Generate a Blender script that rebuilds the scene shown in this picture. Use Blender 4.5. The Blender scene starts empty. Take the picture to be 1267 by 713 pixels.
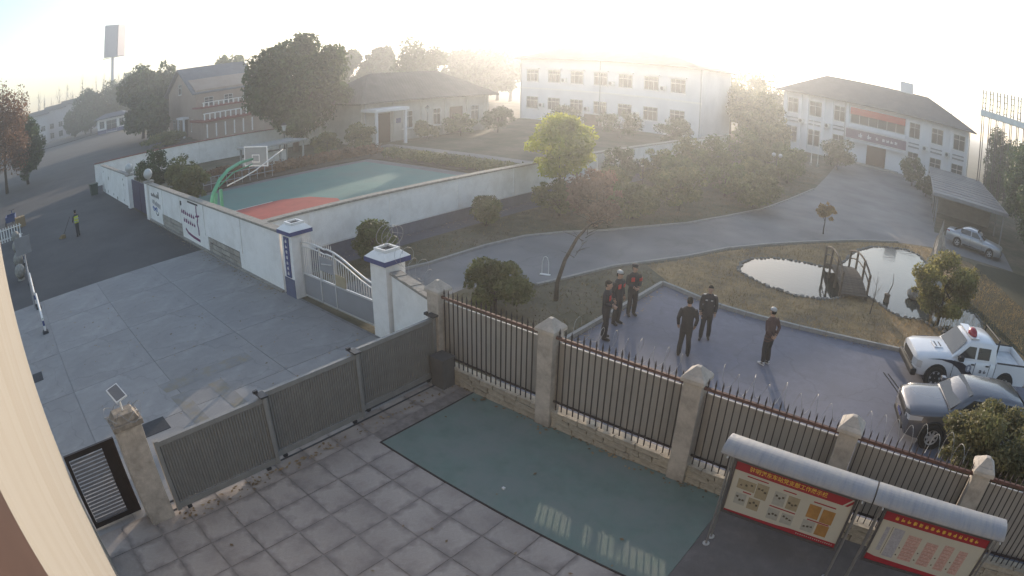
import bpy, bmesh, math, random
import numpy as np
from mathutils import Vector, Matrix, kdtree
R = math.radians
SC = bpy.context.scene
COL = SC.collection

# ---------------------------------------------------------------- camera
CAM_H = 7.7
cam = bpy.data.cameras.new('camera')
cam.type = 'PANO'                       # wide surveillance lens with barrel distortion
cam.panorama_type = 'FISHEYE_LENS_POLYNOMIAL'
cam.sensor_fit = 'HORIZONTAL'
cam.sensor_width = 36.0
cam.sensor_height = 36.0 * 576 / 1024
cam.lens = 15.5
cam.fisheye_fov = R(200)
A1, A3 = 0.8311, 0.0751
SGN = -1.0
cam.fisheye_polynomial_k0 = 0.0
cam.fisheye_polynomial_k1 = SGN * A1 / 18.0
cam.fisheye_polynomial_k2 = 0.0
cam.fisheye_polynomial_k3 = SGN * A3 / 18.0 ** 3
cam.fisheye_polynomial_k4 = 0.0
cam.clip_start = 0.05
cam.clip_end = 5000
camo = bpy.data.objects.new('camera', cam)
COL.objects.link(camo)
camo.matrix_world = (Matrix.Translation((0, 0, CAM_H)) @ Matrix.Rotation(0.6864, 4, 'Z')
                     @ Matrix.Rotation(math.pi / 2 - 0.3645, 4, 'X') @ Matrix.Rotation(0.0167, 4, 'Z'))
SC.camera = camo

# ---------------------------------------------------------------- sky, sun, exposure
SUN_AZ, SUN_EL = 119.0, 9.2             # degrees; azimuth counted from +X towards +Y
w = bpy.data.worlds.new('World'); SC.world = w; w.use_nodes = True
nt = w.node_tree
bg = nt.nodes['Background']
sky = nt.nodes.new('ShaderNodeTexSky')
sky.sky_type = 'NISHITA'; sky.sun_disc = False
sky.sun_elevation = R(SUN_EL); sky.sun_rotation = R(90 - SUN_AZ)
sky.air_density = 1.0; sky.dust_density = 0.35; sky.ozone_density = 1.0; sky.altitude = 80
nt.links.new(sky.outputs[0], bg.inputs[0])
bg.inputs[1].default_value = 0.12
sun = bpy.data.lights.new('sun', 'SUN')
sun.energy = 2.9; sun.angle = R(0.53); sun.color = (1.0, 0.89, 0.7)
suno = bpy.data.objects.new('sun', sun); COL.objects.link(suno)
sd = Vector((math.cos(R(SUN_AZ)) * math.cos(R(SUN_EL)), math.sin(R(SUN_AZ)) * math.cos(R(SUN_EL)), math.sin(R(SUN_EL))))
suno.rotation_euler = sd.to_track_quat('Z', 'Y').to_euler()
suno.location = (0, 0, 60)
vs = SC.view_settings
vs.view_transform = 'Standard'; vs.look = 'None'; vs.gamma = 1.0; vs.use_curve_mapping = False
vs.exposure = 1.6
vs.use_white_balance = True; vs.white_balance_temperature = 6850; vs.white_balance_tint = 17
SC.render.engine = 'CYCLES'
cy = SC.cycles
cy.use_denoising = True
cy.max_bounces = 6; cy.diffuse_bounces = 3; cy.glossy_bounces = 3; cy.transmission_bounces = 4; cy.volume_bounces = 0
cy.transparent_max_bounces = 8
cy.caustics_reflective = False; cy.caustics_refractive = False
HAZE_DENSITY = 0.0024
HAZE_G = 0.7

# ---------------------------------------------------------------- helpers
rnd = random.Random(7)
MATS = {}
def mat(name, col, rough=0.85, var=0.18, scale=3.0, var2=0.0, scale2=0.35, col2=None, metal=0.0, bump=0.0, bscale=None,
        rand=0.0, spec=0.3, stretch=None, trans=0.0, coat=0.0, detail=5.0, crack=0.0):
    if name in MATS: return MATS[name]
    m = bpy.data.materials.new(name); m.use_nodes = True
    t = m.node_tree; n = t.nodes; L = t.links
    b = n['Principled BSDF']
    b.inputs['Roughness'].default_value = rough; b.inputs['Metallic'].default_value = metal
    b.inputs['Specular IOR Level'].default_value = spec; b.inputs['Coat Weight'].default_value = coat
    tc = n.new('ShaderNodeTexCoord'); src = tc.outputs['Object']
    if stretch:
        mp = n.new('ShaderNodeMapping'); mp.inputs['Scale'].default_value = stretch
        L.new(src, mp.inputs[0]); src = mp.outputs[0]
    c1 = tuple(col) + (1,)
    nz = n.new('ShaderNodeTexNoise'); nz.inputs['Scale'].default_value = scale; nz.inputs['Detail'].default_value = detail
    nz.inputs['Roughness'].default_value = 0.65
    L.new(src, nz.inputs['Vector'])
    mr = n.new('ShaderNodeMapRange'); mr.inputs['From Min'].default_value = 0.3; mr.inputs['From Max'].default_value = 0.7
    mr.inputs['To Min'].default_value = 1 - var; mr.inputs['To Max'].default_value = 1 + var
    L.new(nz.outputs['Fac'], mr.inputs['Value'])
    vm = n.new('ShaderNodeVectorMath'); vm.operation = 'SCALE'; vm.inputs[0].default_value = c1[:3]
    L.new(mr.outputs[0], vm.inputs['Scale'])
    out = vm.outputs[0]
    if col2 is not None:
        n2 = n.new('ShaderNodeTexNoise'); n2.inputs['Scale'].default_value = scale2; n2.inputs['Detail'].default_value = 6
        n2.inputs['Roughness'].default_value = 0.7
        L.new(src, n2.inputs['Vector'])
        m2 = n.new('ShaderNodeMapRange'); m2.inputs['From Min'].default_value = 0.48 - 0.2 * var2; m2.inputs['From Max'].default_value = 0.62
        L.new(n2.outputs['Fac'], m2.inputs['Value'])
        mx = n.new('ShaderNodeMix'); mx.data_type = 'RGBA'
        L.new(m2.outputs[0], mx.inputs['Factor']); L.new(out, mx.inputs['A']); mx.inputs['B'].default_value = tuple(col2) + (1,)
        out = mx.outputs['Result']
    if crack > 0:
        nd = n.new('ShaderNodeTexNoise'); nd.inputs['Scale'].default_value = 1.1; nd.inputs['Detail'].default_value = 6
        L.new(src, nd.inputs['Vector'])
        ad = n.new('ShaderNodeVectorMath'); ad.operation = 'MULTIPLY_ADD'; ad.inputs[1].default_value = (1.6, 1.6, 0)
        L.new(nd.outputs['Color'], ad.inputs[0]); L.new(src, ad.inputs[2])
        vo = n.new('ShaderNodeTexVoronoi'); vo.feature = 'DISTANCE_TO_EDGE'; vo.inputs['Scale'].default_value = crack
        L.new(ad.outputs[0], vo.inputs['Vector'])
        m3 = n.new('ShaderNodeMapRange'); m3.inputs['From Max'].default_value = 0.012 * crack / 0.3; m3.inputs['To Min'].default_value = 0.86; m3.inputs['To Max'].default_value = 1.0
        L.new(vo.outputs['Distance'], m3.inputs['Value'])
        v3 = n.new('ShaderNodeVectorMath'); v3.operation = 'SCALE'; L.new(out, v3.inputs[0]); L.new(m3.outputs[0], v3.inputs['Scale'])
        out = v3.outputs[0]
    if rand > 0:
        oi = n.new('ShaderNodeObjectInfo'); r2 = n.new('ShaderNodeMapRange')
        r2.inputs['To Min'].default_value = 1 - rand; r2.inputs['To Max'].default_value = 1 + rand
        L.new(oi.outputs['Random'], r2.inputs['Value'])
        v2 = n.new('ShaderNodeVectorMath'); v2.operation = 'SCALE'; L.new(out, v2.inputs[0]); L.new(r2.outputs[0], v2.inputs['Scale'])
        out = v2.outputs[0]
    L.new(out, b.inputs['Base Color'])
    if bump > 0:
        nb = n.new('ShaderNodeTexNoise'); nb.inputs['Scale'].default_value = bscale or scale * 6; nb.inputs['Detail'].default_value = 4
        L.new(src, nb.inputs['Vector'])
        bp = n.new('ShaderNodeBump'); bp.inputs['Strength'].default_value = bump; bp.inputs['Distance'].default_value = 0.02
        L.new(nb.outputs['Fac'], bp.inputs['Height']); L.new(bp.outputs[0], b.inputs['Normal'])
    if trans > 0:
        tr = n.new('ShaderNodeBsdfTranslucent'); L.new(out, tr.inputs['Color'])
        ms = n.new('ShaderNodeMixShader'); ms.inputs[0].default_value = trans
        L.new(b.outputs[0], ms.inputs[1]); L.new(tr.outputs[0], ms.inputs[2])
        L.new(ms.outputs[0], n['Material Output'].inputs['Surface'])
    MATS[name] = m
    return m
def leafmat(name, c1, c2, trans=0.4):
    """leaf colour varies from leaf to leaf (random per island)"""
    if name in MATS: return MATS[name]
    m = bpy.data.materials.new(name); m.use_nodes = True
    t = m.node_tree; n = t.nodes; L = t.links
    b = n['Principled BSDF']; b.inputs['Roughness'].default_value = 0.55; b.inputs['Specular IOR Level'].default_value = 0.25
    g = n.new('ShaderNodeNewGeometry'); mx = n.new('ShaderNodeMix'); mx.data_type = 'RGBA'
    mx.inputs['A'].default_value = tuple(c1) + (1,); mx.inputs['B'].default_value = tuple(c2) + (1,)
    L.new(g.outputs['Random Per Island'], mx.inputs['Factor'])
    tc = n.new('ShaderNodeTexCoord'); nz = n.new('ShaderNodeTexNoise'); nz.inputs['Scale'].default_value = 0.9; nz.inputs['Detail'].default_value = 3
    L.new(tc.outputs['Object'], nz.inputs['Vector'])
    mr = n.new('ShaderNodeMapRange'); mr.inputs['From Min'].default_value = .32; mr.inputs['From Max'].default_value = .68; mr.inputs['To Min'].default_value = .6; mr.inputs['To Max'].default_value = 1.4
    L.new(nz.outputs['Fac'], mr.inputs['Value'])
    vm = n.new('ShaderNodeVectorMath'); vm.operation = 'SCALE'; L.new(mx.outputs['Result'], vm.inputs[0]); L.new(mr.outputs[0], vm.inputs['Scale'])
    out = vm.outputs[0]
    L.new(out, b.inputs['Base Color'])
    tr = n.new('ShaderNodeBsdfTranslucent'); ms = n.new('ShaderNodeMixShader'); ms.inputs[0].default_value = trans
    L.new(out, tr.inputs['Color']); L.new(b.outputs[0], ms.inputs[1]); L.new(tr.outputs[0], ms.inputs[2])
    L.new(ms.outputs[0], n['Material Output'].inputs['Surface'])
    MATS[name] = m
    return m
def glassmat(name, col=(0.03, 0.035, 0.04), rough=0.08):
    if name in MATS: return MATS[name]
    m = bpy.data.materials.new(name); m.use_nodes = True
    n = m.node_tree.nodes; b = n['Principled BSDF']
    nz = n.new('ShaderNodeTexNoise'); nz.inputs['Scale'].default_value = 1.3
    cr = n.new('ShaderNodeMix'); cr.data_type = 'RGBA'
    cr.inputs['A'].default_value = tuple(0.7 * c for c in col) + (1,); cr.inputs['B'].default_value = tuple(1.4 * c for c in col) + (1,)
    m.node_tree.links.new(nz.outputs['Fac'], cr.inputs['Factor'])
    m.node_tree.links.new(cr.outputs['Result'], b.inputs['Base Color'])
    b.inputs['Roughness'].default_value = rough; b.inputs['Specular IOR Level'].default_value = 0.8
    MATS[name] = m
    return m

class MB:
    def __init__(s): s.v = []; s.f = []; s.m = []
    def add(s, vs, fs, m=0):
        o = len(s.v); s.v += [tuple(p) for p in vs]; s.f += [tuple(i + o for i in f) for f in fs]; s.m += [m] * len(fs)
        return s
    def box(s, x0, x1, y0, y1, z0, z1, m=0):
        return s.add([(x0, y0, z0), (x1, y0, z0), (x1, y1, z0), (x0, y1, z0), (x0, y0, z1), (x1, y0, z1), (x1, y1, z1), (x0, y1, z1)],
              [(0, 3, 2, 1), (4, 5, 6, 7), (0, 1, 5, 4), (1, 2, 6, 5), (2, 3, 7, 6), (3, 0, 4, 7)], m)
    def beam(s, p, q, w, h, m=0, up=(0, 0, 1)):
        p, q = Vector(p), Vector(q); d = (q - p).normalized(); u = Vector(up)
        if abs(d.dot(u)) > 0.98: u = Vector((1, 0, 0))
        r = d.cross(u).normalized() * w / 2; u = r.cross(d).normalized() * h / 2
        vs = [p - r - u, p + r - u, p + r + u, p - r + u, q - r - u, q + r - u, q + r + u, q - r + u]
        return s.add(vs, [(0, 1, 2, 3), (7, 6, 5, 4), (0, 4, 5, 1), (1, 5, 6, 2), (2, 6, 7, 3), (3, 7, 4, 0)], m)
    def tube(s, pts, r, n=6, m=0, caps=True):
        pts = [Vector(p) for p in pts]; k = len(pts)
        rr = r if isinstance(r, (list, tuple)) else [r] * k
        o = len(s.v); u = None
        for i, p in enumerate(pts):
            d = (pts[min(i + 1, k - 1)] - pts[max(i - 1, 0)]).normalized()
            if u is None:
                u = Vector((0, 0, 1)) if abs(d.z) < 0.9 else Vector((1, 0, 0))
            u = (u - d * u.dot(d))
            if u.length < 1e-5: u = d.orthogonal()
            u.normalize(); v = d.cross(u)
            for j in range(n):
                a = 2 * math.pi * j / n
                s.v.append(tuple(p + (u * math.cos(a) + v * math.sin(a)) * rr[i]))
        for i in range(k - 1):
            for j in range(n):
                a, b = o + i * n + j, o + i * n + (j + 1) % n
                s.f.append((a, b, b + n, a + n)); s.m.append(m)
        if caps:
            s.f.append(tuple(o + j for j in range(n))[::-1]); s.m.append(m)
            s.f.append(tuple(o + (k - 1) * n + j for j in range(n))); s.m.append(m)
        return s
    def lathe(s, prof, c=(0, 0, 0), n=12, m=0, caps=True):
        """prof: list of (r, z)"""
        o = len(s.v); k = len(prof)
        for r, z in prof:
            for j in range(n):
                a = 2 * math.pi * j / n
                s.v.append((c[0] + r * math.cos(a), c[1] + r * math.sin(a), c[2] + z))
        for i in range(k - 1):
            for j in range(n):
                a, b = o + i * n + j, o + i * n + (j + 1) % n
                s.f.append((a, b, b + n, a + n)); s.m.append(m)
        if not caps: return s
        s.f.append(tuple(o + j for j in range(n))[::-1]); s.m.append(m)
        s.f.append(tuple(o + (k - 1) * n + j for j in range(n))); s.m.append(m)
        return s
    def prism(s, pts, z0, z1, m=0):
        n = len(pts)
        a = sum(pts[i][0] * pts[(i + 1) % n][1] - pts[(i + 1) % n][0] * pts[i][1] for i in range(n))
        if a < 0: pts = pts[::-1]
        vs = [(x, y, z0) for x, y in pts] + [(x, y, z1) for x, y in pts]
        fs = [tuple(range(n))[::-1], tuple(range(n, 2 * n))] + [(i, (i + 1) % n, n + (i + 1) % n, n + i) for i in range(n)]
        return s.add(vs, fs, m)
    def sheet(s, pts, z, m=0):
        n = len(pts)
        a = sum(pts[i][0] * pts[(i + 1) % n][1] - pts[(i + 1) % n][0] * pts[i][1] for i in range(n))
        if a < 0: pts = pts[::-1]
        return s.add([(x, y, z) for x, y in pts], [tuple(range(n))], m)
    def quad(s, a, b, c, d, m=0): return s.add([a, b, c, d], [(0, 1, 2, 3)], m)
    def frustum(s, cx, cy, z0, z1, w0, w1, d0=None, d1=None, m=0):
        d0 = w0 if d0 is None else d0; d1 = w1 if d1 is None else d1
        a, b, c, d = w0 / 2, d0 / 2, w1 / 2, d1 / 2
        return s.add([(cx - a, cy - b, z0), (cx + a, cy - b, z0), (cx + a, cy + b, z0), (cx - a, cy + b, z0),
               (cx - c, cy - d, z1), (cx + c, cy - d, z1), (cx + c, cy + d, z1), (cx - c, cy + d, z1)],
              [(0, 3, 2, 1), (4, 5, 6, 7), (0, 1, 5, 4), (1, 2, 6, 5), (2, 3, 7, 6), (3, 0, 4, 7)], m)
    def mesh(s, name, mats, smooth=False):
        me = bpy.data.meshes.new(name); me.from_pydata(s.v, [], s.f)
        for mm in (mats if isinstance(mats, (list, tuple)) else [mats]): me.materials.append(mm)
        if any(s.m): me.polygons.foreach_set('material_index', s.m)
        if smooth: me.polygons.foreach_set('use_smooth', [True] * len(s.f))
        me.update(); return me
    def build(s, name, mats, parent=None, smooth=False, bevel=0.0, loc=None):
        return link(name, s.mesh(name, mats, smooth), parent, loc, bevel)
def link(name, me, parent=None, loc=None, bevel=0.0, rot=None):
    o = bpy.data.objects.new(name, me); COL.objects.link(o)
    if parent is not None: o.parent = parent
    if loc is not None: o.location = loc
    if rot is not None: o.rotation_euler = rot
    if bevel > 0:
        b = o.modifiers.new('bevel', 'BEVEL'); b.width = bevel; b.segments = 2; b.limit_method = 'ANGLE'; b.angle_limit = R(40)
    return o
def tag(o, label=None, cat=None, group=None, kind=None):
    if label: o['label'] = label
    if cat: o['category'] = cat
    if group: o['group'] = group
    if kind: o['kind'] = kind
    return o
def empty(name, loc=(0, 0, 0), rz=0.0, label=None, cat=None, group=None):
    o = bpy.data.objects.new(name, None); COL.objects.link(o)
    o.location = loc; o.rotation_euler = (0, 0, rz); o.empty_display_size = 0.2
    return tag(o, label, cat, group)
def copy_tree(o, parent=None):
    c = o.copy(); COL.objects.link(c)
    if parent is not None: c.parent = parent
    for ch in [x for x in COL.objects if x.parent == o]: copy_tree(ch, c)
    return c
def structure(name, mb, m, **k):
    return tag(mb.build(name, m, **k), kind='structure')

def np_mesh(name, V, F, m, smooth=False):
    """V (n,3); F (k,c) with a constant corner count c"""
    me = bpy.data.meshes.new(name)
    V = np.asarray(V, np.float32); F = np.asarray(F, np.int32); c = F.shape[1]
    me.vertices.add(len(V)); me.vertices.foreach_set('co', V.ravel())
    me.loops.add(F.size); me.loops.foreach_set('vertex_index', F.ravel())
    me.polygons.add(len(F)); me.polygons.foreach_set('loop_start', np.arange(len(F), dtype=np.int32) * c)
    if smooth: me.polygons.foreach_set('use_smooth', np.ones(len(F), dtype=bool))
    me.materials.append(m); me.update(calc_edges=True)
    return me

# ---- foliage
def leaves(name, clumps, n, size, seed, m, shell=0.5, aspect=0.5, up=0.35, droop=0.0):
    n = int(n * 1.5); size = size * 1.3
    rs = np.random.RandomState(seed)
    C = np.array(clumps, float); wgt = C[:, 3] * C[:, 4] + C[:, 4] * C[:, 5]; wgt /= wgt.sum()
    k = rs.choice(len(C), n, p=wgt)
    d = rs.normal(size=(n, 3)); d /= np.linalg.norm(d, axis=1, keepdims=True)
    rad = shell + (1.0 - shell) * rs.rand(n, 1) ** 0.6 + rs.normal(size=(n, 1)) * 0.07
    P = C[k, :3] + d * rad * C[k, 3:6]
    nrm = d * 0.6 + rs.normal(size=(n, 3)) * 0.7; nrm[:, 2] += up
    nrm /= np.linalg.norm(nrm, axis=1, keepdims=True)
    a = rs.normal(size=(n, 3)); a[:, 2] -= droop
    a -= nrm * (a * nrm).sum(1, keepdims=True); a /= np.linalg.norm(a, axis=1, keepdims=True)
    b = np.cross(nrm, a)
    s = size * (0.45 + 1.1 * rs.rand(n, 1) ** 1.5)
    a *= s; b *= s * aspect
    V = np.stack([P - a, P + b * 0.9 - a * .1, P + a, P - b * 0.9 - a * .1], 1).reshape(-1, 3)
    F = np.arange(4 * n).reshape(n, 4)
    return np_mesh(name, V, F, m)
def crown_clumps(c, rad, n, seed, cr=0.38, bottom=-0.8):
    rs = random.Random(seed); out = []
    while len(out) < n:
        x, y, z = rs.uniform(-1, 1), rs.uniform(-1, 1), rs.uniform(bottom, 1)
        q = x * x + y * y + z * z
        if q > 1 or q < 0.12: continue
        k = cr * rs.choice((0.45, 0.6, 0.8, 1.0, 1.3)) * rs.uniform(0.85, 1.15)
        f = min(1.0, (rs.uniform(0.95, 1.16) - k * 0.75) / max(math.sqrt(q), 0.3))
        out.append((c[0] + x * f * rad[0], c[1] + y * f * rad[1], c[2] + z * f * rad[2], rad[0] * k, rad[1] * k, rad[2] * k * 0.9))
    return out
def wood(name, h, r0, tips, seed, m, parent, lean=(0, 0), start=0.3):
    rs = random.Random(seed); mb = MB()
    top = Vector((lean[0], lean[1], h))
    pts = [Vector((0, 0, -0.05))] + [top * t + Vector((rs.uniform(-1, 1), rs.uniform(-1, 1), 0)) * r0 * 0.7 for t in (0.25, 0.5, 0.75, 1.0)]
    mb.tube(pts, [r0 * 1.35, r0, r0 * .82, r0 * .6, r0 * .3], 7)
    for t in tips:
        t = Vector(t); s = top * rs.uniform(start, 0.9)
        mid = s.lerp(t, 0.5) + Vector((rs.uniform(-.1, .1), rs.uniform(-.1, .1), rs.uniform(0, .15))) * h * 0.3
        mb.tube([s, mid, t], [r0 * .38, r0 * .24, r0 * .07], 5)
    return mb.build(name, m, parent, smooth=True)
BARK = lambda: mat('bark', (0.075, 0.058, 0.045), 0.95, 0.35, 14, bump=0.6)
def tree(name, label, cat, loc, trunk_h, crown_c, rad, nclump, nleaf, lsize, lm, seed, group=None, trunk_r=0.14, cr=0.38,
         crown_name='crown', bottom=-0.8, shell=0.45, lean=(0, 0), up=0.35, aspect=0.5):
    o = empty(name, loc, 0, label, cat, group)
    cl = crown_clumps(crown_c, rad, nclump, seed, cr, bottom)
    rs = random.Random(seed + 5)
    wood('trunk', trunk_h, trunk_r, [c[:3] for c in rs.sample(cl, min(9, len(cl)))], seed, BARK(), o, lean)
    link(crown_name, leaves(crown_name, cl, nleaf, lsize, seed, lm, shell, aspect, up), o)
    return o

# ================================================================ SETTING
structure('ground', MB().sheet([(-900, -900), (900, -900), (900, 900), (-900, 900)], 0.0),
          mat('dry_ground', (0.16, 0.13, 0.09), 0.95, 0.3, 1.6, 0.5, 0.22, (0.075, 0.075, 0.042), bump=0.5, bscale=9))
structure('road', MB().sheet([(-27.0, -9), (-27.0, 9.8), (-57, 9.8), (-57, 11), (-70, 30), (-190, 36), (-420, 60), (-420, -9)], 0.004),
          mat('asphalt', (0.08, 0.078, 0.08), 0.85, 0.2, 30, 0.4, 0.25, (0.105, 0.102, 0.1), bump=0.25, bscale=60, crack=.14))
structure('field', MB().sheet([(-110, 82), (-62, 108), (-60, 190), (-120, 420), (-480, 420), (-330, 150)], 0.004),
          mat('stubble', (0.38, 0.28, 0.18), 0.95, 0.2, 0.4))

# concrete forecourt: slabs with open joints over a dark bed
fc = structure('forecourt', MB().sheet([(-27.0, -9), (-9.9, -9), (-9.9, 9.9), (-27.0, 9.9)], 0.004), mat('joint_dark', (0.23, 0.22, 0.215), 0.95, 0.25, 5))
mslab = mat('slab_concrete', (0.335, 0.32, 0.308), 0.85, 0.16, 1.6, 0.6, 0.5, (0.28, 0.268, 0.26), rand=0.06, bump=0.2, bscale=25, crack=.4)
sw, sh = 3.4, 3.06
slab_me = MB().box(-sw / 2 + .007, sw / 2 - .007, -sh / 2 + .007, sh / 2 - .007, -0.02, 0.014).mesh('slab', mslab)
for i in range(5):
    for j in range(6):
        link('slab', slab_me, fc, (-26.98 + sw * (i + .5), 9.78 - sh * (j + .5), 0.004 + rnd.uniform(-.0015, .0015)))
mark = mat('faded_yellow_paint', (0.265, 0.255, 0.245), 0.85, 0.12, 2, 0.0, 1.6, (0.28, 0.245, 0.19))
for k, (x0, x1, y0, y1) in enumerate([(-15.2, -14.6, 3.2, 6.3), (-14.3, -12.1, 3.3, 3.8), (-14.2, -12.4, 4.5, 5.0)]):
    structure('yellow_marking', MB().sheet([(x0, y0), (x1, y0 + .1), (x1, y1), (x0, y1)], 0.0225), mark)
structure('drain_cover', MB().box(-13.5, -12.85, 1.9, 2.75, 0.0, 0.028), mat('iron_dark', (0.05, 0.05, 0.055), 0.7, 0.2, 12))
structure('drain_cover', MB().box(-19.2, -18.5, -0.75, -0.35, 0.0, 0.028), MATS['iron_dark'])

# courtyard: square concrete flags, each one an object
cyd = structure('courtyard', MB().sheet([(-9.9, -9), (9, -9), (9, 9.5), (-9.9, 9.5)], 0.015), mat('grime_joint', (0.27, 0.23, 0.207), 0.95, 0.3, 4))
mtile = mat('flagstone', (0.44, 0.38, 0.338), 0.85, 0.15, 2.6, 0.4, 1.1, (0.34, 0.29, 0.258), rand=0.09, bump=0.25, bscale=22)
T = 0.7926
_t = mtile.node_tree; _n = _t.nodes; _L = _t.links; _bs = _n['Principled BSDF']; _src = _bs.inputs['Base Color'].links[0].from_socket
_tc = _n.new('ShaderNodeTexCoord'); _ab = _n.new('ShaderNodeVectorMath'); _ab.operation = 'ABSOLUTE'; _L.new(_tc.outputs['Object'], _ab.inputs[0])
_sx = _n.new('ShaderNodeSeparateXYZ'); _L.new(_ab.outputs[0], _sx.inputs[0])
_mx = _n.new('ShaderNodeMath'); _mx.operation = 'MAXIMUM'; _L.new(_sx.outputs[0], _mx.inputs[0]); _L.new(_sx.outputs[1], _mx.inputs[1])
_nz = _n.new('ShaderNodeTexNoise'); _nz.noise_dimensions = '4D'; _nz.inputs['Scale'].default_value = 3.5; _nz.inputs['Detail'].default_value = 5; _L.new(_tc.outputs['Object'], _nz.inputs['Vector'])
_oi = _n.new('ShaderNodeObjectInfo'); _ml = _n.new('ShaderNodeMath'); _ml.operation = 'MULTIPLY'; _ml.inputs[1].default_value = 40; _L.new(_oi.outputs['Random'], _ml.inputs[0]); _L.new(_ml.outputs[0], _nz.inputs['W'])
_ma = _n.new('ShaderNodeMath'); _ma.operation = 'MULTIPLY_ADD'; _ma.inputs[1].default_value = 0.5; _L.new(_nz.outputs['Fac'], _ma.inputs[0]); _L.new(_mx.outputs[0], _ma.inputs[2])
_mr = _n.new('ShaderNodeMapRange'); _mr.inputs['From Min'].default_value = 0.52; _mr.inputs['From Max'].default_value = 0.68; _L.new(_ma.outputs[0], _mr.inputs['Value'])
_mm = _n.new('ShaderNodeMix'); _mm.data_type = 'RGBA'; _L.new(_mr.outputs[0], _mm.inputs['Factor']); _L.new(_src, _mm.inputs['A']); _mm.inputs['B'].default_value = (0.25, 0.215, 0.195, 1)   # grime creeping in from the joints
_L.new(_mm.outputs['Result'], _bs.inputs['Base Color'])
def tile_mesh(k):
    r = random.Random(k); e = T / 2 - 0.011; c = [0.05 + r.random() * .03 for _ in range(4)]
    pts = [(-e + r.uniform(0, .004), -e + c[0] * .3), (-e + c[0] * .3, -e), (e - c[1] * .3, -e + r.uniform(0, .004)), (e, -e + c[1] * .3), (e, e - c[2] * .3), (e - c[2] * .3, e), (-e + c[3] * .3, e - r.uniform(0, .004)), (-e, e - c[3] * .3)]
    return MB().prism(pts, -0.02, 0.016).mesh('flagstone', mtile)
tms = [tile_mesh(k) for k in range(4)]
for i in range(-3, 7):
    for j in range(-7, 7):
        x, y = -7.68 + T * (i + .5), 4.16 + T * (j + .5)
        if y > 6.5 and x > -8.9: continue
        if y > 9.4: continue
        link('flagstone', tms[(i * 3 + j) % 4], cyd, (x, y, 0.006 + rnd.uniform(-.003, .003)), rot=(rnd.uniform(-.004, .004), rnd.uniform(-.004, .004), R(90) * rnd.randrange(4)))
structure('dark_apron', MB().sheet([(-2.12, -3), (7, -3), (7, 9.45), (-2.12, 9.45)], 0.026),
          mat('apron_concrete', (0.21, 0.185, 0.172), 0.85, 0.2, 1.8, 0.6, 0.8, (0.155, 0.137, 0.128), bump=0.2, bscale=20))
structure('green_pitch', MB().box(-8.86, -2.13, 6.47, 9.42, 0.0, 0.03),
          mat('green_paint', (0.19, 0.245, 0.212), 0.95, 0.12, 1.6, 0.4, 0.9, (0.225, 0.255, 0.23), bump=0.15, bscale=40, spec=.15))
structure('pitch_edging', MB().box(-8.9, -8.862, 6.43, 9.42, 0.0, 0.036), mat('edging_rust', (0.06, 0.045, 0.04), 0.9, 0.3, 10)); structure('pitch_edging', MB().box(-8.86, -2.13, 6.43, 6.468, 0, 0.036), MATS['edging_rust'])

# neighbour's yard
structure('paved_yard', MB().sheet([(-8.8, 9.8), (14, 9.8), (14, 20.2), (0.95, 19.75), (-2.8, 19.1), (-5.8, 18.9), (-8.8, 19.6)], 0.008),
          mat('yard_paving', (0.16, 0.165, 0.205), 0.75, 0.12, 3.0, 0.5, 0.3, (0.14, 0.143, 0.175), bump=0.2, bscale=40, spec=0.3, crack=.3))
kerb = structure('kerb', MB().box(-8.98, -8.9, 10, 10.02, 0, 0.03), mat('kerb_stone', (0.3, 0.29, 0.27), 0.85, 0.15, 6))
kp = [(-8.88, 9.9 + i * .97) for i in range(11)] + [(-8.2, 19.45), (-7.2, 19.15), (-6.2, 18.95), (-5.2, 18.92), (-4.2, 18.97), (-3.2, 19.06), (-2.2, 19.2), (-1.2, 19.36), (-.2, 19.53), (.8, 19.72), (1.8, 19.82), (2.8, 19.88), (3.8, 19.93), (4.8, 19.97), (5.8, 20.0)]
for (a, b) in zip(kp[:-1], kp[1:]):
    A, B = Vector((a[0], a[1], .06)), Vector((b[0], b[1], .06)); d = (B - A).normalized() * .008
    MB().beam(A + d, B - d, .12, .16).build('kerb_stone', MATS['kerb_stone'], kerb)
near = [(-13.3, 10.3), (-13.9, 12.5), (-14.0, 14.6), (-12.9, 15.6), (-12.3, 16.4), (-11.93, 17.67), (-11.3, 20.14), (-10.57, 21.53), (-9.59, 23.53), (-8.63, 26.2), (-7.25, 28.6), (-5.56, 31.1), (-3.1, 34.4), (-0.54, 36.95), (1.82, 38.3), (8.6, 38.6), (8.6, 44), (2.3, 44), (2.2, 76), (0, 80)]
far = [(-17.9, 10.3), (-17.4, 13), (-16.9, 15.4), (-16.83, 18.67), (-16.49, 21.0), (-15.54, 22.85), (-14.31, 24.5), (-12.0, 29.0), (-10.96, 32.6), (-9.9, 36.85), (-9.4, 42.1), (-8.9, 49.4), (-9.5, 60), (-11, 80)]
structure('driveway', MB().sheet(near + far[::-1], 0.006), mat('driveway_concrete', (0.21, 0.208, 0.21), 0.7, 0.14, 2.0, 0.5, 0.25, (0.135, 0.135, 0.14), bump=0.2, bscale=30, crack=.28))
for nm, line in (('near', near[4:14]), ('far', far[1:12])):
    k = structure('kerb', MB().beam((line[0][0], line[0][1], .03), (line[1][0], line[1][1], .03), .13, .1), MATS['kerb_stone'])
    for a, b in zip(line[1:-1], line[2:]):
        MB().beam((a[0], a[1], .03), (b[0], b[1], .03), .13, .1).build('kerb_stone', MATS['kerb_stone'], k)
structure('side_lane', MB().sheet([(-20.75, 10.2), (-19.6, 10.2), (-19.6, 48), (-20.75, 48)], 0.006), mat('lane_paving', (0.1, 0.1, 0.125), 0.8, 0.15, 4))
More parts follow.
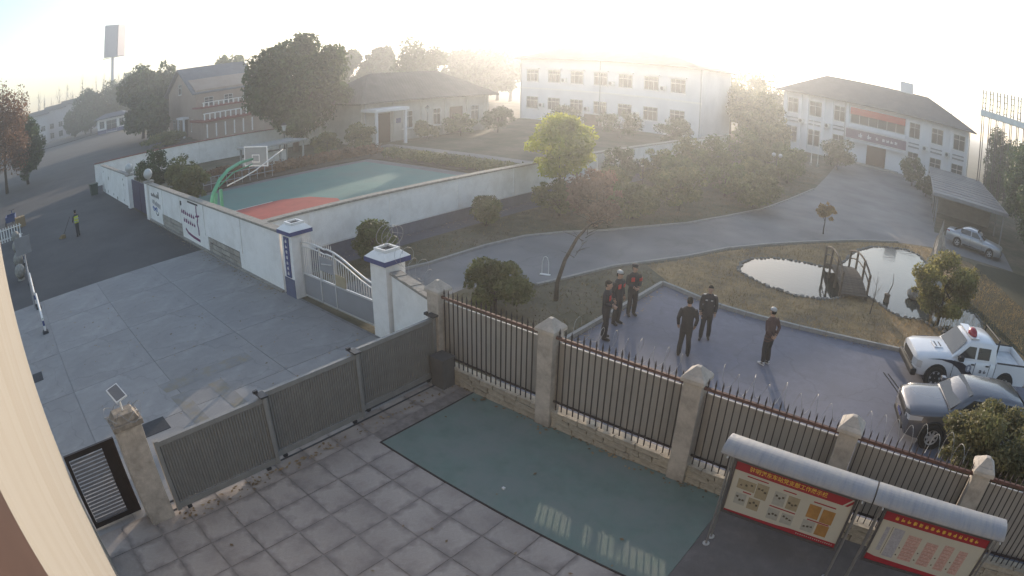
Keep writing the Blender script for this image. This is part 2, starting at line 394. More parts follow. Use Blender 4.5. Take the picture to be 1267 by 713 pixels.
# basketball court behind the wall
structure('court_surround', MB().sheet([(-41.2, 10.2), (-21.2, 10.2), (-21.2, 31), (-41.2, 31)], 0.006), mat('surround', (0.16, 0.16, 0.165), 0.85, 0.2, 2))
structure('basketball_court', MB().sheet([(-40.3, 11.2), (-22.0, 11.2), (-22.0, 29.9), (-40.3, 29.9)], 0.012), mat('court_green', (0.085, 0.22, 0.2), 0.75, 0.12, 0.8, 0.3, 0.4, (0.1, 0.2, 0.18)))
structure('court_key', MB().sheet([(-33.2, 11.4), (-27.2, 11.4), (-27.2, 17.8), (-28.2, 19.4), (-30.2, 20.2), (-32.2, 19.4), (-33.2, 17.8)], 0.017), mat('court_red', (0.38, 0.075, 0.06), 0.7, 0.12, 1.2))
for x_ in (-33.27, -27.13): structure('court_line', MB().box(x_ - .03, x_ + .03, 11.4, 17.2, .01, .02), mat('line_white', (0.7, 0.7, 0.68), 0.7, 0.1, 5))
structure('planting_bed', MB().box(-44.5, -41.3, 14, 34, 0, .12), mat('bed_soil', (0.07, 0.05, 0.038), 0.98, 0.3, 5)); structure('planting_bed', MB().box(-41.29, -22, 31.2, 33.8, 0, .12), MATS['bed_soil'])
structure('garden_path', MB().sheet([(-47.5, 20), (-46.2, 20), (-46.2, 37), (-22, 37), (-22, 38.4), (-47.5, 38.4)], 0.006), mat('path_stone', (0.2, 0.195, 0.19), 0.85, 0.15, 3))
# pond (two basins joined under the footbridge)
mwater = bpy.data.materials.new('pond_water'); mwater.use_nodes = True
_n = mwater.node_tree.nodes; _b = _n['Principled BSDF']
_b.inputs['Base Color'].default_value = (0.02, 0.028, 0.026, 1); _b.inputs['Roughness'].default_value = 0.06; _b.inputs['Specular IOR Level'].default_value = 0.5; _b.inputs['IOR'].default_value = 1.33
_z = _n.new('ShaderNodeTexNoise'); _z.inputs['Scale'].default_value = 3.5; _bp = _n.new('ShaderNodeBump'); _bp.inputs['Strength'].default_value = 0.18; _bp.inputs['Distance'].default_value = 0.02
_tc = _n.new('ShaderNodeTexCoord'); mwater.node_tree.links.new(_tc.outputs['Object'], _z.inputs['Vector'])
mwater.node_tree.links.new(_z.outputs['Fac'], _bp.inputs['Height']); mwater.node_tree.links.new(_bp.outputs[0], _b.inputs['Normal'])
pond_a = [(-7.2, 23.8), (-7.32, 24.6), (-7.1, 25.5), (-6.5, 26.3), (-5.7, 26.85), (-4.7, 27.05), (-3.7, 27.2), (-3.3, 27.9), (-3.1, 29.2), (-3.0, 30.6), (-2.7, 32.2), (-2.0, 33.8), (-1.0, 34.9), (0.2, 35.5), (1.1, 35.0), (1.6, 33.6), (1.8, 31.6), (1.9, 29.0), (2.4, 27.2), (3.3, 26.9), (4.4, 26.6), (4.8, 25.6), (4.5, 24.3), (3.5, 23.3), (2.2, 23.2), (1.3, 23.6), (0.5, 23.2), (-0.1, 23.55), (-0.95, 24.4), (-1.7, 24.7), (-2.2, 23.9), (-2.6, 23.1), (-3.2, 22.55), (-4.1, 22.2), (-5.2, 22.35), (-6.2, 22.75), (-6.9, 23.2)]
structure('pond', MB().sheet(pond_a, 0.03), mwater)
rim = structure('pond_rim', MB().sheet([(x * 1.0, y) for x, y in pond_a], 0.014), mat('pond_mud', (0.06, 0.05, 0.04), 0.9, 0.2, 5))
mstone = mat('rim_stone', (0.2, 0.185, 0.165), 0.9, 0.25, 9, rand=0.3, bump=0.5)
def rock_mesh(seed, flat=0.6):
    bm = bmesh.new(); bmesh.ops.create_icosphere(bm, subdivisions=1, radius=1.0); r = random.Random(seed)
    for v in bm.verts: v.co *= r.uniform(0.72, 1.15); v.co.z *= flat
    me = bpy.data.meshes.new('rock'); bm.to_mesh(me); bm.free(); me.materials.append(mstone); return me
rocks = [rock_mesh(k) for k in range(5)]
n = len(pond_a); k = 0
for i in range(n):
    A, B = Vector(pond_a[i]), Vector(pond_a[(i + 1) % n]); L_ = (B - A).length; steps = max(2, int(L_ / 0.2))
    for s in range(steps):
        p = A.lerp(B, s / steps)
        o = link('stone', rocks[k % 5], rim, (p.x + rnd.uniform(-.04, .04), p.y + rnd.uniform(-.04, .04), .04), rot=(0, 0, rnd.uniform(0, 6)))
        sc = rnd.uniform(.075, .14); o.scale = (sc, sc, sc * 1.1); k += 1
# cobbled fringe left of the pond and dry grass
V_, F_ = [], []
rs = np.random.RandomState(3)
def inside(p, poly):
    c = False; j = len(poly) - 1
    for i in range(len(poly)):
        if (poly[i][1] > p[1]) != (poly[j][1] > p[1]) and p[0] < (poly[j][0] - poly[i][0]) * (p[1] - poly[i][1]) / (poly[j][1] - poly[i][1]) + poly[i][0]: c = not c
        j = i
    return c
bank = [(-8.7, 19.9), (-5.6, 19.2), (-2.8, 19.3), (1, 20), (7, 20.3), (8, 30), (5, 37), (1.8, 38), (-.6, 36.6), (-3, 34.0), (-5.5, 30.7), (-7.1, 28.2), (-8.5, 25.8), (-9.5, 23.1), (-10.4, 21.2)]
structure('pond_bank', MB().sheet(bank, 0.009), mat('bank_soil', (0.33, 0.225, 0.115), 0.95, 0.25, 2.2, 0.3, 0.5, (0.17, 0.13, 0.085), bump=0.5, bscale=14))
pts = []
while len(pts) < 26000:
    p = (rs.uniform(-10.4, 8), rs.uniform(19.2, 38))
    if inside(p, bank) and not inside(p, pond_a): pts.append(p)
P = np.array(pts); h = 0.05 + 0.11 * rs.rand(len(P)) ** 2; a = rs.rand(len(P)) * 6.28; wd = 0.012
dx, dy = np.cos(a) * wd, np.sin(a) * wd; lx, ly = rs.normal(size=len(P)) * .05, rs.normal(size=len(P)) * .05
V = np.stack([np.stack([P[:, 0] - dx, P[:, 1] - dy, np.zeros(len(P))], 1), np.stack([P[:, 0] + dx, P[:, 1] + dy, np.zeros(len(P))], 1), np.stack([P[:, 0] + lx, P[:, 1] + ly, h], 1)], 1).reshape(-1, 3)
tag(link('dry_grass', np_mesh('dry_grass', V, np.arange(len(V)).reshape(-1, 3), leafmat('straw', (0.40, 0.27, 0.12), (0.24, 0.17, 0.075), 0.35))),
    'short dry straw-coloured grass on the bank round the pond', 'grass', kind='stuff')
# weeds and leaf litter on bare soil left of the paved yard and beyond the driveway
lit = []
polyA = [(-13.6, 10.2), (-9.1, 10.2), (-9.1, 20), (-10.7, 21), (-11.9, 17.4), (-12.9, 15.2), (-13.8, 14.2)]
polyB = [(-19.4, 10.4), (-18, 10.4), (-17.2, 15), (-17.1, 18.7), (-16.8, 21.2), (-15.8, 23.2), (-14.5, 24.8), (-12.3, 29), (-11.2, 32.6), (-10.1, 37), (-9.6, 42), (-9.2, 49), (-10, 60), (-19.4, 60)]
while len(lit) < 22000:
    p = (rs.uniform(-19.4, -9), rs.uniform(10.2, 60))
    if inside(p, polyA) or inside(p, polyB): lit.append(p)
P = np.array(lit); h = 0.04 + 0.12 * rs.rand(len(P)) ** 3; a = rs.rand(len(P)) * 6.28; wd = 0.02
dx, dy = np.cos(a) * wd, np.sin(a) * wd; lx, ly = rs.normal(size=len(P)) * .07, rs.normal(size=len(P)) * .07
V = np.stack([np.stack([P[:, 0] - dx, P[:, 1] - dy, np.zeros(len(P))], 1), np.stack([P[:, 0] + dx, P[:, 1] + dy, np.zeros(len(P))], 1), np.stack([P[:, 0] + lx, P[:, 1] + ly, h], 1)], 1).reshape(-1, 3)
tag(link('weeds', np_mesh('weeds', V, np.arange(len(V)).reshape(-1, 3), leafmat('weed', (0.12, 0.11, 0.05), (0.2, 0.14, 0.075), 0.3))),
    'low weeds and dead leaves on bare soil beside the driveway', 'weeds', kind='stuff')

# ================================================================ CAMERA-SIDE BUILDING
mcream = mat('cream_render', (0.3, 0.28, 0.25), 0.85, 0.04, 2.5, 0.2, 0.8, (0.28, 0.255, 0.22), stretch=(3, 3, 0.12), bump=0.15, bscale=60)
sb = empty('office_building', (-9.4, -0.38, 0), 0, 'cream rendered building wall rising along the left edge of the picture', 'building')
MB().box(0, 20, -8, 0, -0.1, 12).build('wall', mcream, sb)
MB().box(-.012, .19, -8, .012, -.1, .9).build('plinth', mat('plinth_cream', (0.34, 0.31, 0.27), 0.85, 0.1, 4), sb)
fr = MB().box(7.82, 10.6, 0.0, .05, 2.4, 7.05).build('window_shutter', mat('brown_metal', (0.07, 0.042, 0.035), 0.5, 0.15, 3), sb)

# ================================================================ FENCE ALONG THE YARD
mbeige = mat('beige_render', (0.54, 0.475, 0.41), 0.9, 0.12, 5, 0.3, 1.8, (0.36, 0.31, 0.265), bump=0.3, bscale=30)
mstone2 = mat('rough_stone', (0.48, 0.42, 0.335), 0.95, 0.2, 7, 0.4, 2.5, (0.37, 0.315, 0.25), rand=0.08, bump=0.6, bscale=18)
mbar = mat('bar_brown', (0.045, 0.034, 0.034), 0.55, 0.2, 8)
mrust = mat('rail_rust', (0.13, 0.065, 0.052), 0.75, 0.3, 10)
FX = [-10.15, -6.76, -3.36, -0.13, 2.88, 6.1]
FY = 9.56
def pillar_geo(w, h):
    mb = MB().box(-w / 2, w / 2, -w / 2, w / 2, 0, h)
    return mb
where = ['fence pillar behind the grey gate box, joined to the white wall stub', 'fence pillar nearest the rounded bush by the driveway', 'fence pillar just below the people standing in the yard',
         'fence pillar directly behind the first notice board canopy', 'fence pillar beside the large leafy bush behind the second notice board', 'fence pillar at the far right behind the leafy bush']
for i, x in enumerate(FX[:5]):
    p = empty('fence_pillar', (x, FY, 0), 0, 'beige rendered ' + where[i], 'pillar', 'beige pillars of the yard fence')
    MB().box(-.2, .2, -.2, .2, 0, 2.32).build('shaft', mbeige, p, bevel=.015)
    c = MB().box(-.25, .25, -.25, .25, 2.322, 2.40).frustum(0, 0, 2.402, 2.47, .5, .38).build('cap', mbeige, p, bevel=.01)
    MB().frustum(0, 0, 2.472, 2.60, .36, .1).build('finial', mbeige, c, bevel=.008)
# one spear-topped bar, shared
bar_me = MB().box(-.011, .011, -.011, .011, 0, 1.86).frustum(0, 0, 1.861, 1.99, .034, .004).mesh('bar', mbar)
mback = mat('beige_sheet', (0.46, 0.425, 0.385), 0.8, 0.08, 1.5, 0.4, 0.7, (0.32, 0.295, 0.265), stretch=(1, 1, 0.3))
mwhite = mat('white_metal', (0.75, 0.74, 0.72), 0.5, 0.08, 5)
bays = ['first bay of spear-topped railings beside the grey gate box', 'spear-topped railings between the bush and the standing people', 'spear-topped railings in front of the three standing men on the right',
        'spear-topped railings behind the notice board canopies', 'spear-topped railings below the large leafy bush at the right edge']
stone_me = []
for kx in range(6):
    r = random.Random(50 + kx); bm = bmesh.new(); bmesh.ops.create_cube(bm, size=1.0)
    bmesh.ops.subdivide_edges(bm, edges=bm.edges[:], cuts=1)
    for v in bm.verts: v.co += Vector((r.uniform(-.06, .06), r.uniform(-.05, .05), r.uniform(-.06, .06)))
    me = bpy.data.meshes.new('stone'); bm.to_mesh(me); bm.free(); me.materials.append(mstone2); stone_me.append(me)
for i in range(5):
    x0, x1 = FX[i] + .2, FX[i + 1] - .2
    f = empty('railing_fence', ((x0 + x1) / 2, FY, 0), 0, bays[i], 'fence', 'bays of the yard fence')
    cx = (x0 + x1) / 2; nb = int((x1 - x0) / 0.145)
    for k in range(nb):
        link('bar', bar_me, f, (x0 + (k + .5) * (x1 - x0) / nb - cx, -.06, .47), rot=(0, 0, rnd.uniform(-.05, .05)))
    MB().box(x0 - cx, x1 - cx, -.09, -.03, 2.2, 2.26).build('top_rail', mrust, f)
    MB().box(x0 - cx, x1 - cx, -.08, -.04, .66, .695).build('bottom_rail', mbar, f)
    MB().box(x0 - cx, x1 - cx, .035, .07, 2.055, 2.08).build('sheet_trim', mat('trim_pale', (0.5, 0.49, 0.47), 0.7, 0.1, 5), f)
    MB().box(x0 - cx + .01, x1 - cx - .01, .045, .06, .575, 2.05).build('backing_sheet', mback, f)
    wl = empty('stone_footing', (cx, FY, 0), 0, 'rough stone footing under the ' + bays[i].replace('first bay of ', '').replace('spear-topped ', ''), 'low wall', 'stone footings of the yard fence')
    MB().box(x0 - cx, x1 - cx, -.09, .17, 0, .43).build('core', mstone2, wl)
    for row, (z0, z1) in enumerate(((.0, .17), (.172, .32), (.322, .455))):
        x = x0
        while x < x1 - .02:
            wdt = min(rnd.uniform(.3, .62), x1 - x)
            if x1 - x - wdt < .15: wdt = x1 - x
            o = link('stone', rnd.choice(stone_me), wl, ((x + wdt / 2) - cx, -.07 + rnd.uniform(-.012, .012), (z0 + z1) / 2))
            o.scale = (wdt * .95, .13, (z1 - z0) * .93); x += wdt
# razor wire in loose coils
mwire = mat('galvanised_wire', (0.32, 0.32, 0.32), 0.6, 0.1, 20, metal=0.3)
def razor(label, p, q, turns, rad, seed):
    r = random.Random(seed); p, q = Vector(p), Vector(q); d = q - p; pts = []
    for k in range(turns * 14 + 1):
        t = k / (turns * 14); a = t * turns * 6.283
        rr = rad * (1 + .3 * math.sin(t * 23 + seed))
        pts.append(p + d * t + Vector((0, math.cos(a) * rr, math.sin(a) * rr + .02 * math.sin(t * 40))))
    tag(MB().tube(pts, .0048, 4).build('razor_wire', mwire), label, 'wire', 'razor wire coils')
razor('loose razor wire coil above the railings below the standing people', (-6.3, 9.75, 2.42), (-3.6, 9.75, 2.42), 9, .2, 1)
razor('loose razor wire coil above the railings in front of the capped man', (-3.0, 9.75, 2.42), (-.4, 9.75, 2.42), 8, .2, 2)
razor('loose razor wire coil above the railings near the parked grey car', (.1, 9.75, 2.42), (2.5, 9.75, 2.42), 8, .24, 3)
razor('tangled razor wire coil above the white wall stub and gate pillar', (-13.3, 10.45, 2.75), (-10.6, 9.9, 2.35), 7, .26, 4)

wc = []
for k in range(3):
    for q in range(19):
        a = q / 18 * 6.2832; wc.append((-13.25 + k * .17 + .06 * math.sin(a), 10.42 + .06 * k + .3 * math.cos(a), 2.98 + .3 * math.sin(a)))
tag(MB().tube(wc, .009, 5).build('razor_wire', mwire), 'upright loops of wire standing on the blue-banded pillar next to the fence', 'wire', 'razor wire coils')
# corner: white wall stub between gate pillar and fence, box of the gate drive
mwhitew = mat('whitewash', (0.86, 0.84, 0.81), 0.9, 0.04, 3, 0.1, 1.2, (0.78, 0.755, 0.72), bump=0.2, bscale=30)
mcap = mat('coping_stone', (0.3, 0.28, 0.25), 0.95, 0.25, 6, bump=0.4)
ws = empty('wall_stub', (-11.4, 9.85, 0), math.atan2(-.62, 2.4), 'short white wall joining the blue-banded gate pillar to the beige fence', 'wall')
MB().box(-1.1, 1.05, -.13, .13, 0, 2.05).build('wall', mwhitew, ws)
for k in range(5): MB().box(-1.1 + k * .43, -1.1 + k * .43 + .42, -.17, .17, 2.053, 2.12 + rnd.uniform(0, .02)).build('coping_stone', mcap, ws)
gb = empty('gate_motor_box', (-9.72, 9.22, 0), 0, 'plain grey steel box of the gate drive in the courtyard corner', 'box')
MB().box(-.22, .22, -.2, .2, 0, .8).build('housing', mat('grey_box', (0.13, 0.125, 0.125), 0.6, 0.1, 3), gb, bevel=.015)
MB().box(-.24, .24, -.22, .22, .802, .83).build('lid', MATS['grey_box'], gb)

# ---------------------------------------------------------------- sliding courtyard gate (three telescoping leaves)
mgate = mat('gate_grey', (0.25, 0.245, 0.235), 0.5, 0.1, 4, spec=0.4)
leafs = [(-9.72, 1.6, 4.28, 'grey ribbed sliding gate leaf next to the beige pillar with the solar lamp'),
         (-9.9, 4.24, 6.82, 'grey ribbed sliding gate leaf in the middle of the three'),
         (-10.08, 6.78, 9.34, 'grey ribbed sliding gate leaf nearest the white wall stub')]
for x, y0, y1, lab in leafs:
    g = empty('sliding_gate', (x, y0, 0), 0, lab, 'gate', 'leaves of the sliding courtyard gate')
    L_ = y1 - y0
    for yy in (0, L_ - .1): MB().box(-.05, .05, yy, yy + .1, .09, 1.76).build('post', mgate, g, bevel=.006)
    MB().box(-.042, .042, .1, L_ - .1, 1.62, 1.73).build('top_rail', mgate, g, bevel=.006)
    MB().box(-.042, .042, .1, L_ - .1, .12, .26).build('bottom_rail', mgate, g, bevel=.006)
    nr = 38; pr = []
    for k in range(nr):
        a = .1 + (L_ - .2) * k / nr; b = (L_ - .2) / nr
        pr += [(-.012, a), (-.012, a + b * .35), (.018, a + b * .5), (.018, a + b * .85)]
    pr.append((-.012, L_ - .1))
    mb = MB()
    mb.add([(px, py, .262) for px, py in pr] + [(px, py, 1.618) for px, py in pr], [(i, i + 1, len(pr) + i + 1, len(pr) + i) for i in range(len(pr) - 1)])
    mb.build('ribbed_panel', mgate, g)
    for yy in (.3, L_ - .3):
        MB().lathe([(.06, -.02), (.06, .02)], (0, 0, 0), 12).build('roller', MATS['iron_dark'], g, loc=(0, yy, .06)).rotation_euler = (0, R(90), 0)
    MB().box(-.13, .13, L_ - .16, L_ + .02, 1.765, 1.80).box(-.16, -.1, L_ - .2, L_ - .1, 1.80, 1.86).build('guide_bracket', mat('bracket_dark', (0.05, 0.05, 0.055), 0.4, 0.1, 5), g)
for x_, l_ in ((-10.14, 'flat steel gate track on the road side of the sliding gate'), (-9.84, 'flat steel gate track on the courtyard side of the sliding gate')): tag(MB().box(x_ - .02, x_ + .02, 1.5, 9.3, .016, .035).build('gate_track', MATS['iron_dark']), l_, 'track')

# left beige pillar with solar lamp, and louvred side gate
lp = empty('gate_pillar', (-9.88, 1.2, 0), 0, 'beige gate pillar carrying a small tilted solar lamp', 'pillar')
MB().box(-.22, .22, -.29, .29, 0, 2.25).build('shaft', mbeige, lp, bevel=.015)
c = MB().box(-.27, .27, -.34, .34, 2.252, 2.36).build('cap', mat('weathered_cap', (0.3, 0.26, 0.22), 0.95, 0.3, 9, bump=0.6), lp, bevel=.012)
MB().frustum(0, 0, 2.362, 2.5, .46, .34, .58, .44).build('cap_block', MATS['weathered_cap'], c, bevel=.012)
sol = empty('solar_lamp', (-9.9, 1.22, 2.5), R(25), 'small tilted solar lamp panel on the beige gate pillar', 'solar lamp')
MB().tube([(0, 0, 0), (0, 0, .2), (-.04, 0, .31)], .018, 6).build('bracket', mwhite, sol)
pn = MB().box(-.2, .2, -.14, .14, -.015, .015).build('panel', mwhite, sol, loc=(-.03, 0, .34)); pn.rotation_euler = (R(8), R(18), R(-10))
MB().box(-.175, .175, -.115, .115, .0155, .02).build('solar_cell', mat('solar_cell', (0.2, 0.19, 0.19), 0.3, 0.05, 5), pn)
pts = []
for k in range(70):
    t = k / 69; a = t * 6.28 * 5
    pts.append((-9.88 + .3 * math.cos(t * 6.28 * 1.9) + .08 * math.cos(a), 1.2 + .36 * math.sin(t * 6.28 * 1.9) + .06 * math.sin(a), 2.46 + .1 * math.sin(a * 1.3)))
tag(MB().tube(pts, .007, 4).build('razor_wire', mwire), 'tangle of razor wire wound round the beige gate pillar top', 'wire', 'razor wire coils')
sg = empty('side_gate', (-10.3, .24, 0), 0, 'dark brown side gate with pale horizontal louvre slats', 'gate')
mdk = mat('dark_brown_steel', (0.04, 0.032, 0.032), 0.5, 0.15, 4)
for yy in (-.62, .54): MB().box(-.03, .03, yy, yy + .08, .05, 1.84).build('stile', mdk, sg)
for zz in (.05, 1.72): MB().box(-.028, .028, -.54, .54, zz, zz + .12).build('cross_rail', mdk, sg)
MB().box(-.022, .022, .3, .54, .17, 1.72).build('side_panel', mdk, sg)
msl = mat('slat_grey', (0.19, 0.18, 0.185), 0.45, 0.1, 4)
slat_me = MB().box(-.004, .004, -.53, .3, -.024, .024).mesh('slat', msl)
for k in range(18): link('slat', slat_me, sg, (0, 0, .22 + k * .084), rot=(0, R(-38), 0))

# ================================================================ WHITE WALLS
mblue = mat('blue_band', (0.06, 0.075, 0.2), 0.6, 0.12, 4)
mdado = mat('grey_blue_dado', (0.135, 0.14, 0.18), 0.85, 0.12, 3)
def coping(parent, x0, x1, y0, y1, z, along, step=.9, m=None):
    a = x0 if along == 'x' else y0; e = x1 if along == 'x' else y1
    while a < e - .05:
        b = min(a + step, e); dz = rnd.uniform(0, .012)
        if along == 'x': MB().box(a + .005, b - .005, y0, y1, z, z + .08 + dz).build('coping_stone', m or mcap, parent)
        else: MB().box(x0, x1, a + .005, b - .005, z, z + .08 + dz).build('coping_stone', m or mcap, parent)
        a = b
# wall along the road (three stretches), broken plaster near the ground shows the stone core
mroadw = mat('road_whitewash', (0.85, 0.83, 0.8), 0.9, 0.04, 2.2, 0.1, 0.7, (0.76, 0.735, 0.7), bump=0.2, bscale=25)
stone_grey = []
for q in stone_me:
    q2 = q.copy(); q2.materials.clear(); q2.materials.append(mat('grey_rubble', (0.36, 0.335, 0.3), 0.95, 0.3, 7, rand=0.2, bump=.6)); stone_grey.append(q2)
rw = empty('road_wall', (-28, 9.9, 0), 0, 'long whitewashed wall along the road with painted emblems and broken plaster', 'wall')
def rwbox(x0, x1, z0, z1, name='wall_panel', m=None, y0=-.13, y1=.13): return MB().box(x0 + 28, x1 + 28, y0, y1, z0, z1).build(name, m or mroadw, rw)
rwbox(-37.0, -18.6, .78, 2.25)
for a, b in ((-37.0, -34.2), (-30.2, -26.2), (-22.4, -18.6)): rwbox(a, b, 0, .778)
for a, b in ((-34.2, -30.2), (-26.2, -22.4)):
    rwbox(a, b, 0, .778, 'stone_core', mat('core_mortar', (0.28, 0.25, 0.22), 0.95, 0.3, 6), -.03, .1)
    for row in range(3):
        x = a
        while x < b - .05:
            wd = min(rnd.uniform(.3, .6), b - x)
            o = link('stone', rnd.choice(stone_grey), rw, (x + wd / 2 + 28, -.05, .12 + row * .25)); o.scale = (wd * .92, .1, .21); x += wd
rwbox(-37.0, -18.6, 0, .1, 'base_kerb', mcap, -.26, -.132)
for x in (-33.9, -30.4, -26.6, -22.2): rwbox(x - .13, x + .13, .79, 2.24, 'pilaster', mroadw, -.17, -.132)
coping(rw, -9.0, 9.4, -.19, .19, 2.253, 'x')
# painted emblem: black peaks over blue waves; purple lettering panel (illegible from here: brush marks only)
mblk = mat('paint_black', (0.03, 0.03, 0.035), 0.8, 0.1, 8); mbl2 = mat('paint_blue', (0.05, 0.13, 0.35), 0.8, 0.1, 8); mpur = mat('paint_purple', (0.16, 0.03, 0.12), 0.8, 0.1, 8); mgry = mat('paint_grey', (0.2, 0.2, 0.22), 0.8, 0.1, 8)
def stroke(mb, pts, wd, y, m=0):
    for (a, b) in zip(pts[:-1], pts[1:]): mb.beam((a[0], y, a[1]), (b[0], y, b[1]), wd * (1.9 if y == -.134 else 1.0), .006, m, up=(0, 1, 0))
def glyph(mb, x, z, s, r, y, m=0):
    """a small block of brush strokes standing for an illegible character"""
    for k in range(r.randint(2, 3)): zz = z + s * (.15 + .7 * (k + .5) / 3 - .5) ; stroke(mb, [(x - s * .4, zz), (x + s * .4, zz + r.uniform(-.05, .05) * s)], s * .13, y, m)
    for k in range(r.randint(1, 2)): xx = x + s * r.uniform(-.3, .3); stroke(mb, [(xx, z - s * .42), (xx + r.uniform(-.1, .1) * s, z + s * .42)], s * .13, y - .0006, m)
em = MB(); r = random.Random(4)
for k in range(7):
    x = 28 - 36.4 + k * .28; hh = r.uniform(.1, .42)
    stroke(em, [(x, 1.62), (x + .03, 1.62 + hh)], .09, -.134)
    stroke(em, [(x, 1.6), (x + .12, 1.66)], .07, -.1345)
for k in range(7): stroke(em, [(28 - 36.2 + k * .27, 1.18 - .03 * k), (28 - 36.1 + k * .27, 1.36 + r.uniform(-.1, .08))], .08, -.134, 2)
for row in range(3):
    w_ = [(28 - 36.3 + k * .12, .92 - row * .07 + .05 * math.sin(k * 1.1 + row)) for k in range(10)]; stroke(em, w_, .045, -.134 - row * .0006, 1)
stroke(em, [(28 - 35.3 + .33 * math.cos(a), .78 + .25 * math.sin(a)) for a in [x * .3 + 2.6 for x in range(13)]], .07, -.136, 0)
tag(em.build('painted_emblem', [mblk, mbl2, mgry], rw), kind='stuff')
lt = MB()
for k in range(7): glyph(lt, 28 - 30.0 + k * .32, 1.5 - .01 * k, .27, r, -.134, 0)
for k in range(6): glyph(lt, 28 - 29.7 + k * .33, 1.08 - .01 * k, .27, r, -.134, 0)
glyph(lt, 28 - 30.1, 1.9, .3, r, -.134, 1)
stroke(lt, [(28 - 27.55, 2.05), (28 - 27.6, 1.7), (28 - 27.45, 1.45), (28 - 27.6, 1.2), (28 - 27.45, .9), (28 - 27.5, .6)], .13, -.135, 0)
stroke(lt, [(28 - 27.8, 1.5), (28 - 27.2, 1.6)], .09, -.136, 0)
stroke(lt, [(28 - 29.6, .62), (28 - 29.2, .45), (28 - 28.4, .37), (28 - 27.4, .33)], .07, -.134, 0)
stroke(lt, [(28 - 28.9, 2.13), (28 - 27.3, 2.12)], .05, -.134, 1)
tag(lt.build('painted_lettering', [mpur, mblk], rw), kind='stuff')
# driveway opening further up the road: blue door between globe-lamp posts
for x, lab in ((-37.35, 'white gatepost with round globe lamp, beside the painted emblem'), (-43.2, 'white gatepost with round globe lamp at the far side of the dark blue door')):
    gp = empty('globe_gatepost', (x, 9.9, 0), 0, lab, 'gatepost', 'gateposts with globe lamps')
    MB().box(-.28, .28, -.28, .28, 0, 2.35).build('shaft', mroadw, gp); MB().box(-.34, .34, -.34, .34, 2.352, 2.45).build('cap', mcap, gp)
    MB().lathe([(.08, 0), (.08, .1), (.2, .16), (.31, .32), (.33, .45), (.29, .6), (.17, .73), (.02, .78)], (0, 0, 2.45), 14).build('globe', mat('milk_glass', (0.5, 0.49, 0.47), 0.25, 0.05, 3, spec=0.5), gp, smooth=True)
bd = empty('blue_door', (-40.3, 9.95, 0), 0, 'dark blue sheet steel gate between two globe-lamp posts', 'gate')
for x0 in (-2.5, .03): MB().box(x0, x0 + 2.45, -.03, .03, .05, 2.1).build('leaf', mat('dark_blue_paint', (0.04, 0.04, 0.09), 0.5, 0.15, 3), bd)
fw = empty('road_wall', (-49.6, 9.9, 0), 0, 'stained white wall stretch beyond the dark blue gate, reaching the street corner', 'wall')
MB().box(-6.2, 6.1, -.13, .13, .0, 2.35).build('wall_panel', mroadw, fw)
coping(fw, -6.2, 6.1, -.19, .19, 2.353, 'x')
st = MB(); r = random.Random(9)
for k in range(9):
    x, z, s = r.uniform(-5.6, 5.6), r.choice([.15, .2, .3, 1.5, 1.9]), r.uniform(.12, .3)
    st.add([(x + s * math.cos(a) * r.uniform(.6, 1.2), -.133 - k * .0004, z + s * math.sin(a) * r.uniform(.5, 1)) for a in [i * .785 for i in range(8)]], [tuple(range(8))])
tag(st.build('plaster_loss', MATS['core_mortar'], fw), kind='stuff')
# wall closing the court on the far side, dark red coping
cw = empty('court_wall', (-58.5, 23.5, 0), math.atan2(-4, 27) , 'pale wall with dark red coping closing the court on the far side', 'wall')
MB().box(-.12, .12, -13.8, 14, 0, 2.2).build('wall_panel', mwhitew, cw)
coping(cw, -.2, .2, -13.8, 14, 2.203, 'y', 2.0, mat('dark_red_tile', (0.16, 0.05, 0.045), 0.8, 0.15, 4))
for k in range(6): MB().box(.122, .17, -11.5 + k * 4.8, -11.35 + k * 4.8, 0, 2.19).build('pilaster', mroadw, cw)
# wall between the court and the neighbour's garden: dado, coping, pilasters
gw = empty('garden_wall', (-20.9, 36, 0), 0, 'white garden wall with grey-blue dado and stone coping beside the basketball court', 'wall')
MB().box(-.13, .13, -25.9, 24, .602, 2.12).build('wall_panel', mwhitew, gw)
MB().box(-.16, .16, -25.9, 24, 0, .6).build('dado', mdado, gw)
MB().box(.162, .19, -25.9, 24, .56, .64).build('dado_line', mwhite, gw)
coping(gw, -.2, .2, -25.9, 24, 2.122, 'y', 1.2)
for k in range(11): MB().box(.132, .17, -23.6 + k * 4.3, -23.4 + k * 4.3, .645, 2.1).build('pilaster', mwhitew, gw)
gw2 = empty('garden_wall', (-19.5, 10.0, 0), 0, 'short white wall behind the blue sign pillar, closing the garden lane', 'wall')
MB().box(-1.25, .8, -.1, .1, 0, 2.1).build('wall_panel', mwhitew, gw2)
coping(gw2, -1.25, .8, -.16, .16, 2.103, 'x', 1.0)

# ---------------------------------------------------------------- blue-banded gate pillars and ornamental steel gate
def bwpillar(loc, lab, h):
    p = empty('banded_gate_pillar', loc, 0, lab, 'pillar', 'blue-banded gate pillars')
    MB().box(-.36, .36, -.36, .36, 0, h).build('shaft', mwhitew, p, bevel=.01)
    c = MB().frustum(0, 0, h + .14, h + .3, .96, .6).build('cap', mwhitew, p, bevel=.01)
    MB().box(-.48, .48, -.48, .48, h + .002, h + .138).build('blue_band', mblue, p)
    m = MB()
    for a in ((-.27, -.2, -.27, .27), (.2, .27, -.27, .27), (-.2, .2, -.27, -.2), (-.2, .2, .2, .27)): m.box(*a, h + .301, h + .39)
    m.build('lamp_socket', mwhite, c)
    MB().box(-.2, .2, -.2, .2, h + .301, h + .33).build('socket_base', MATS['iron_dark'], c)
    return p
bwpillar((-12.95, 10.25, 0), 'stained white gate pillar with blue band, nearest the courtyard fence', 2.32)
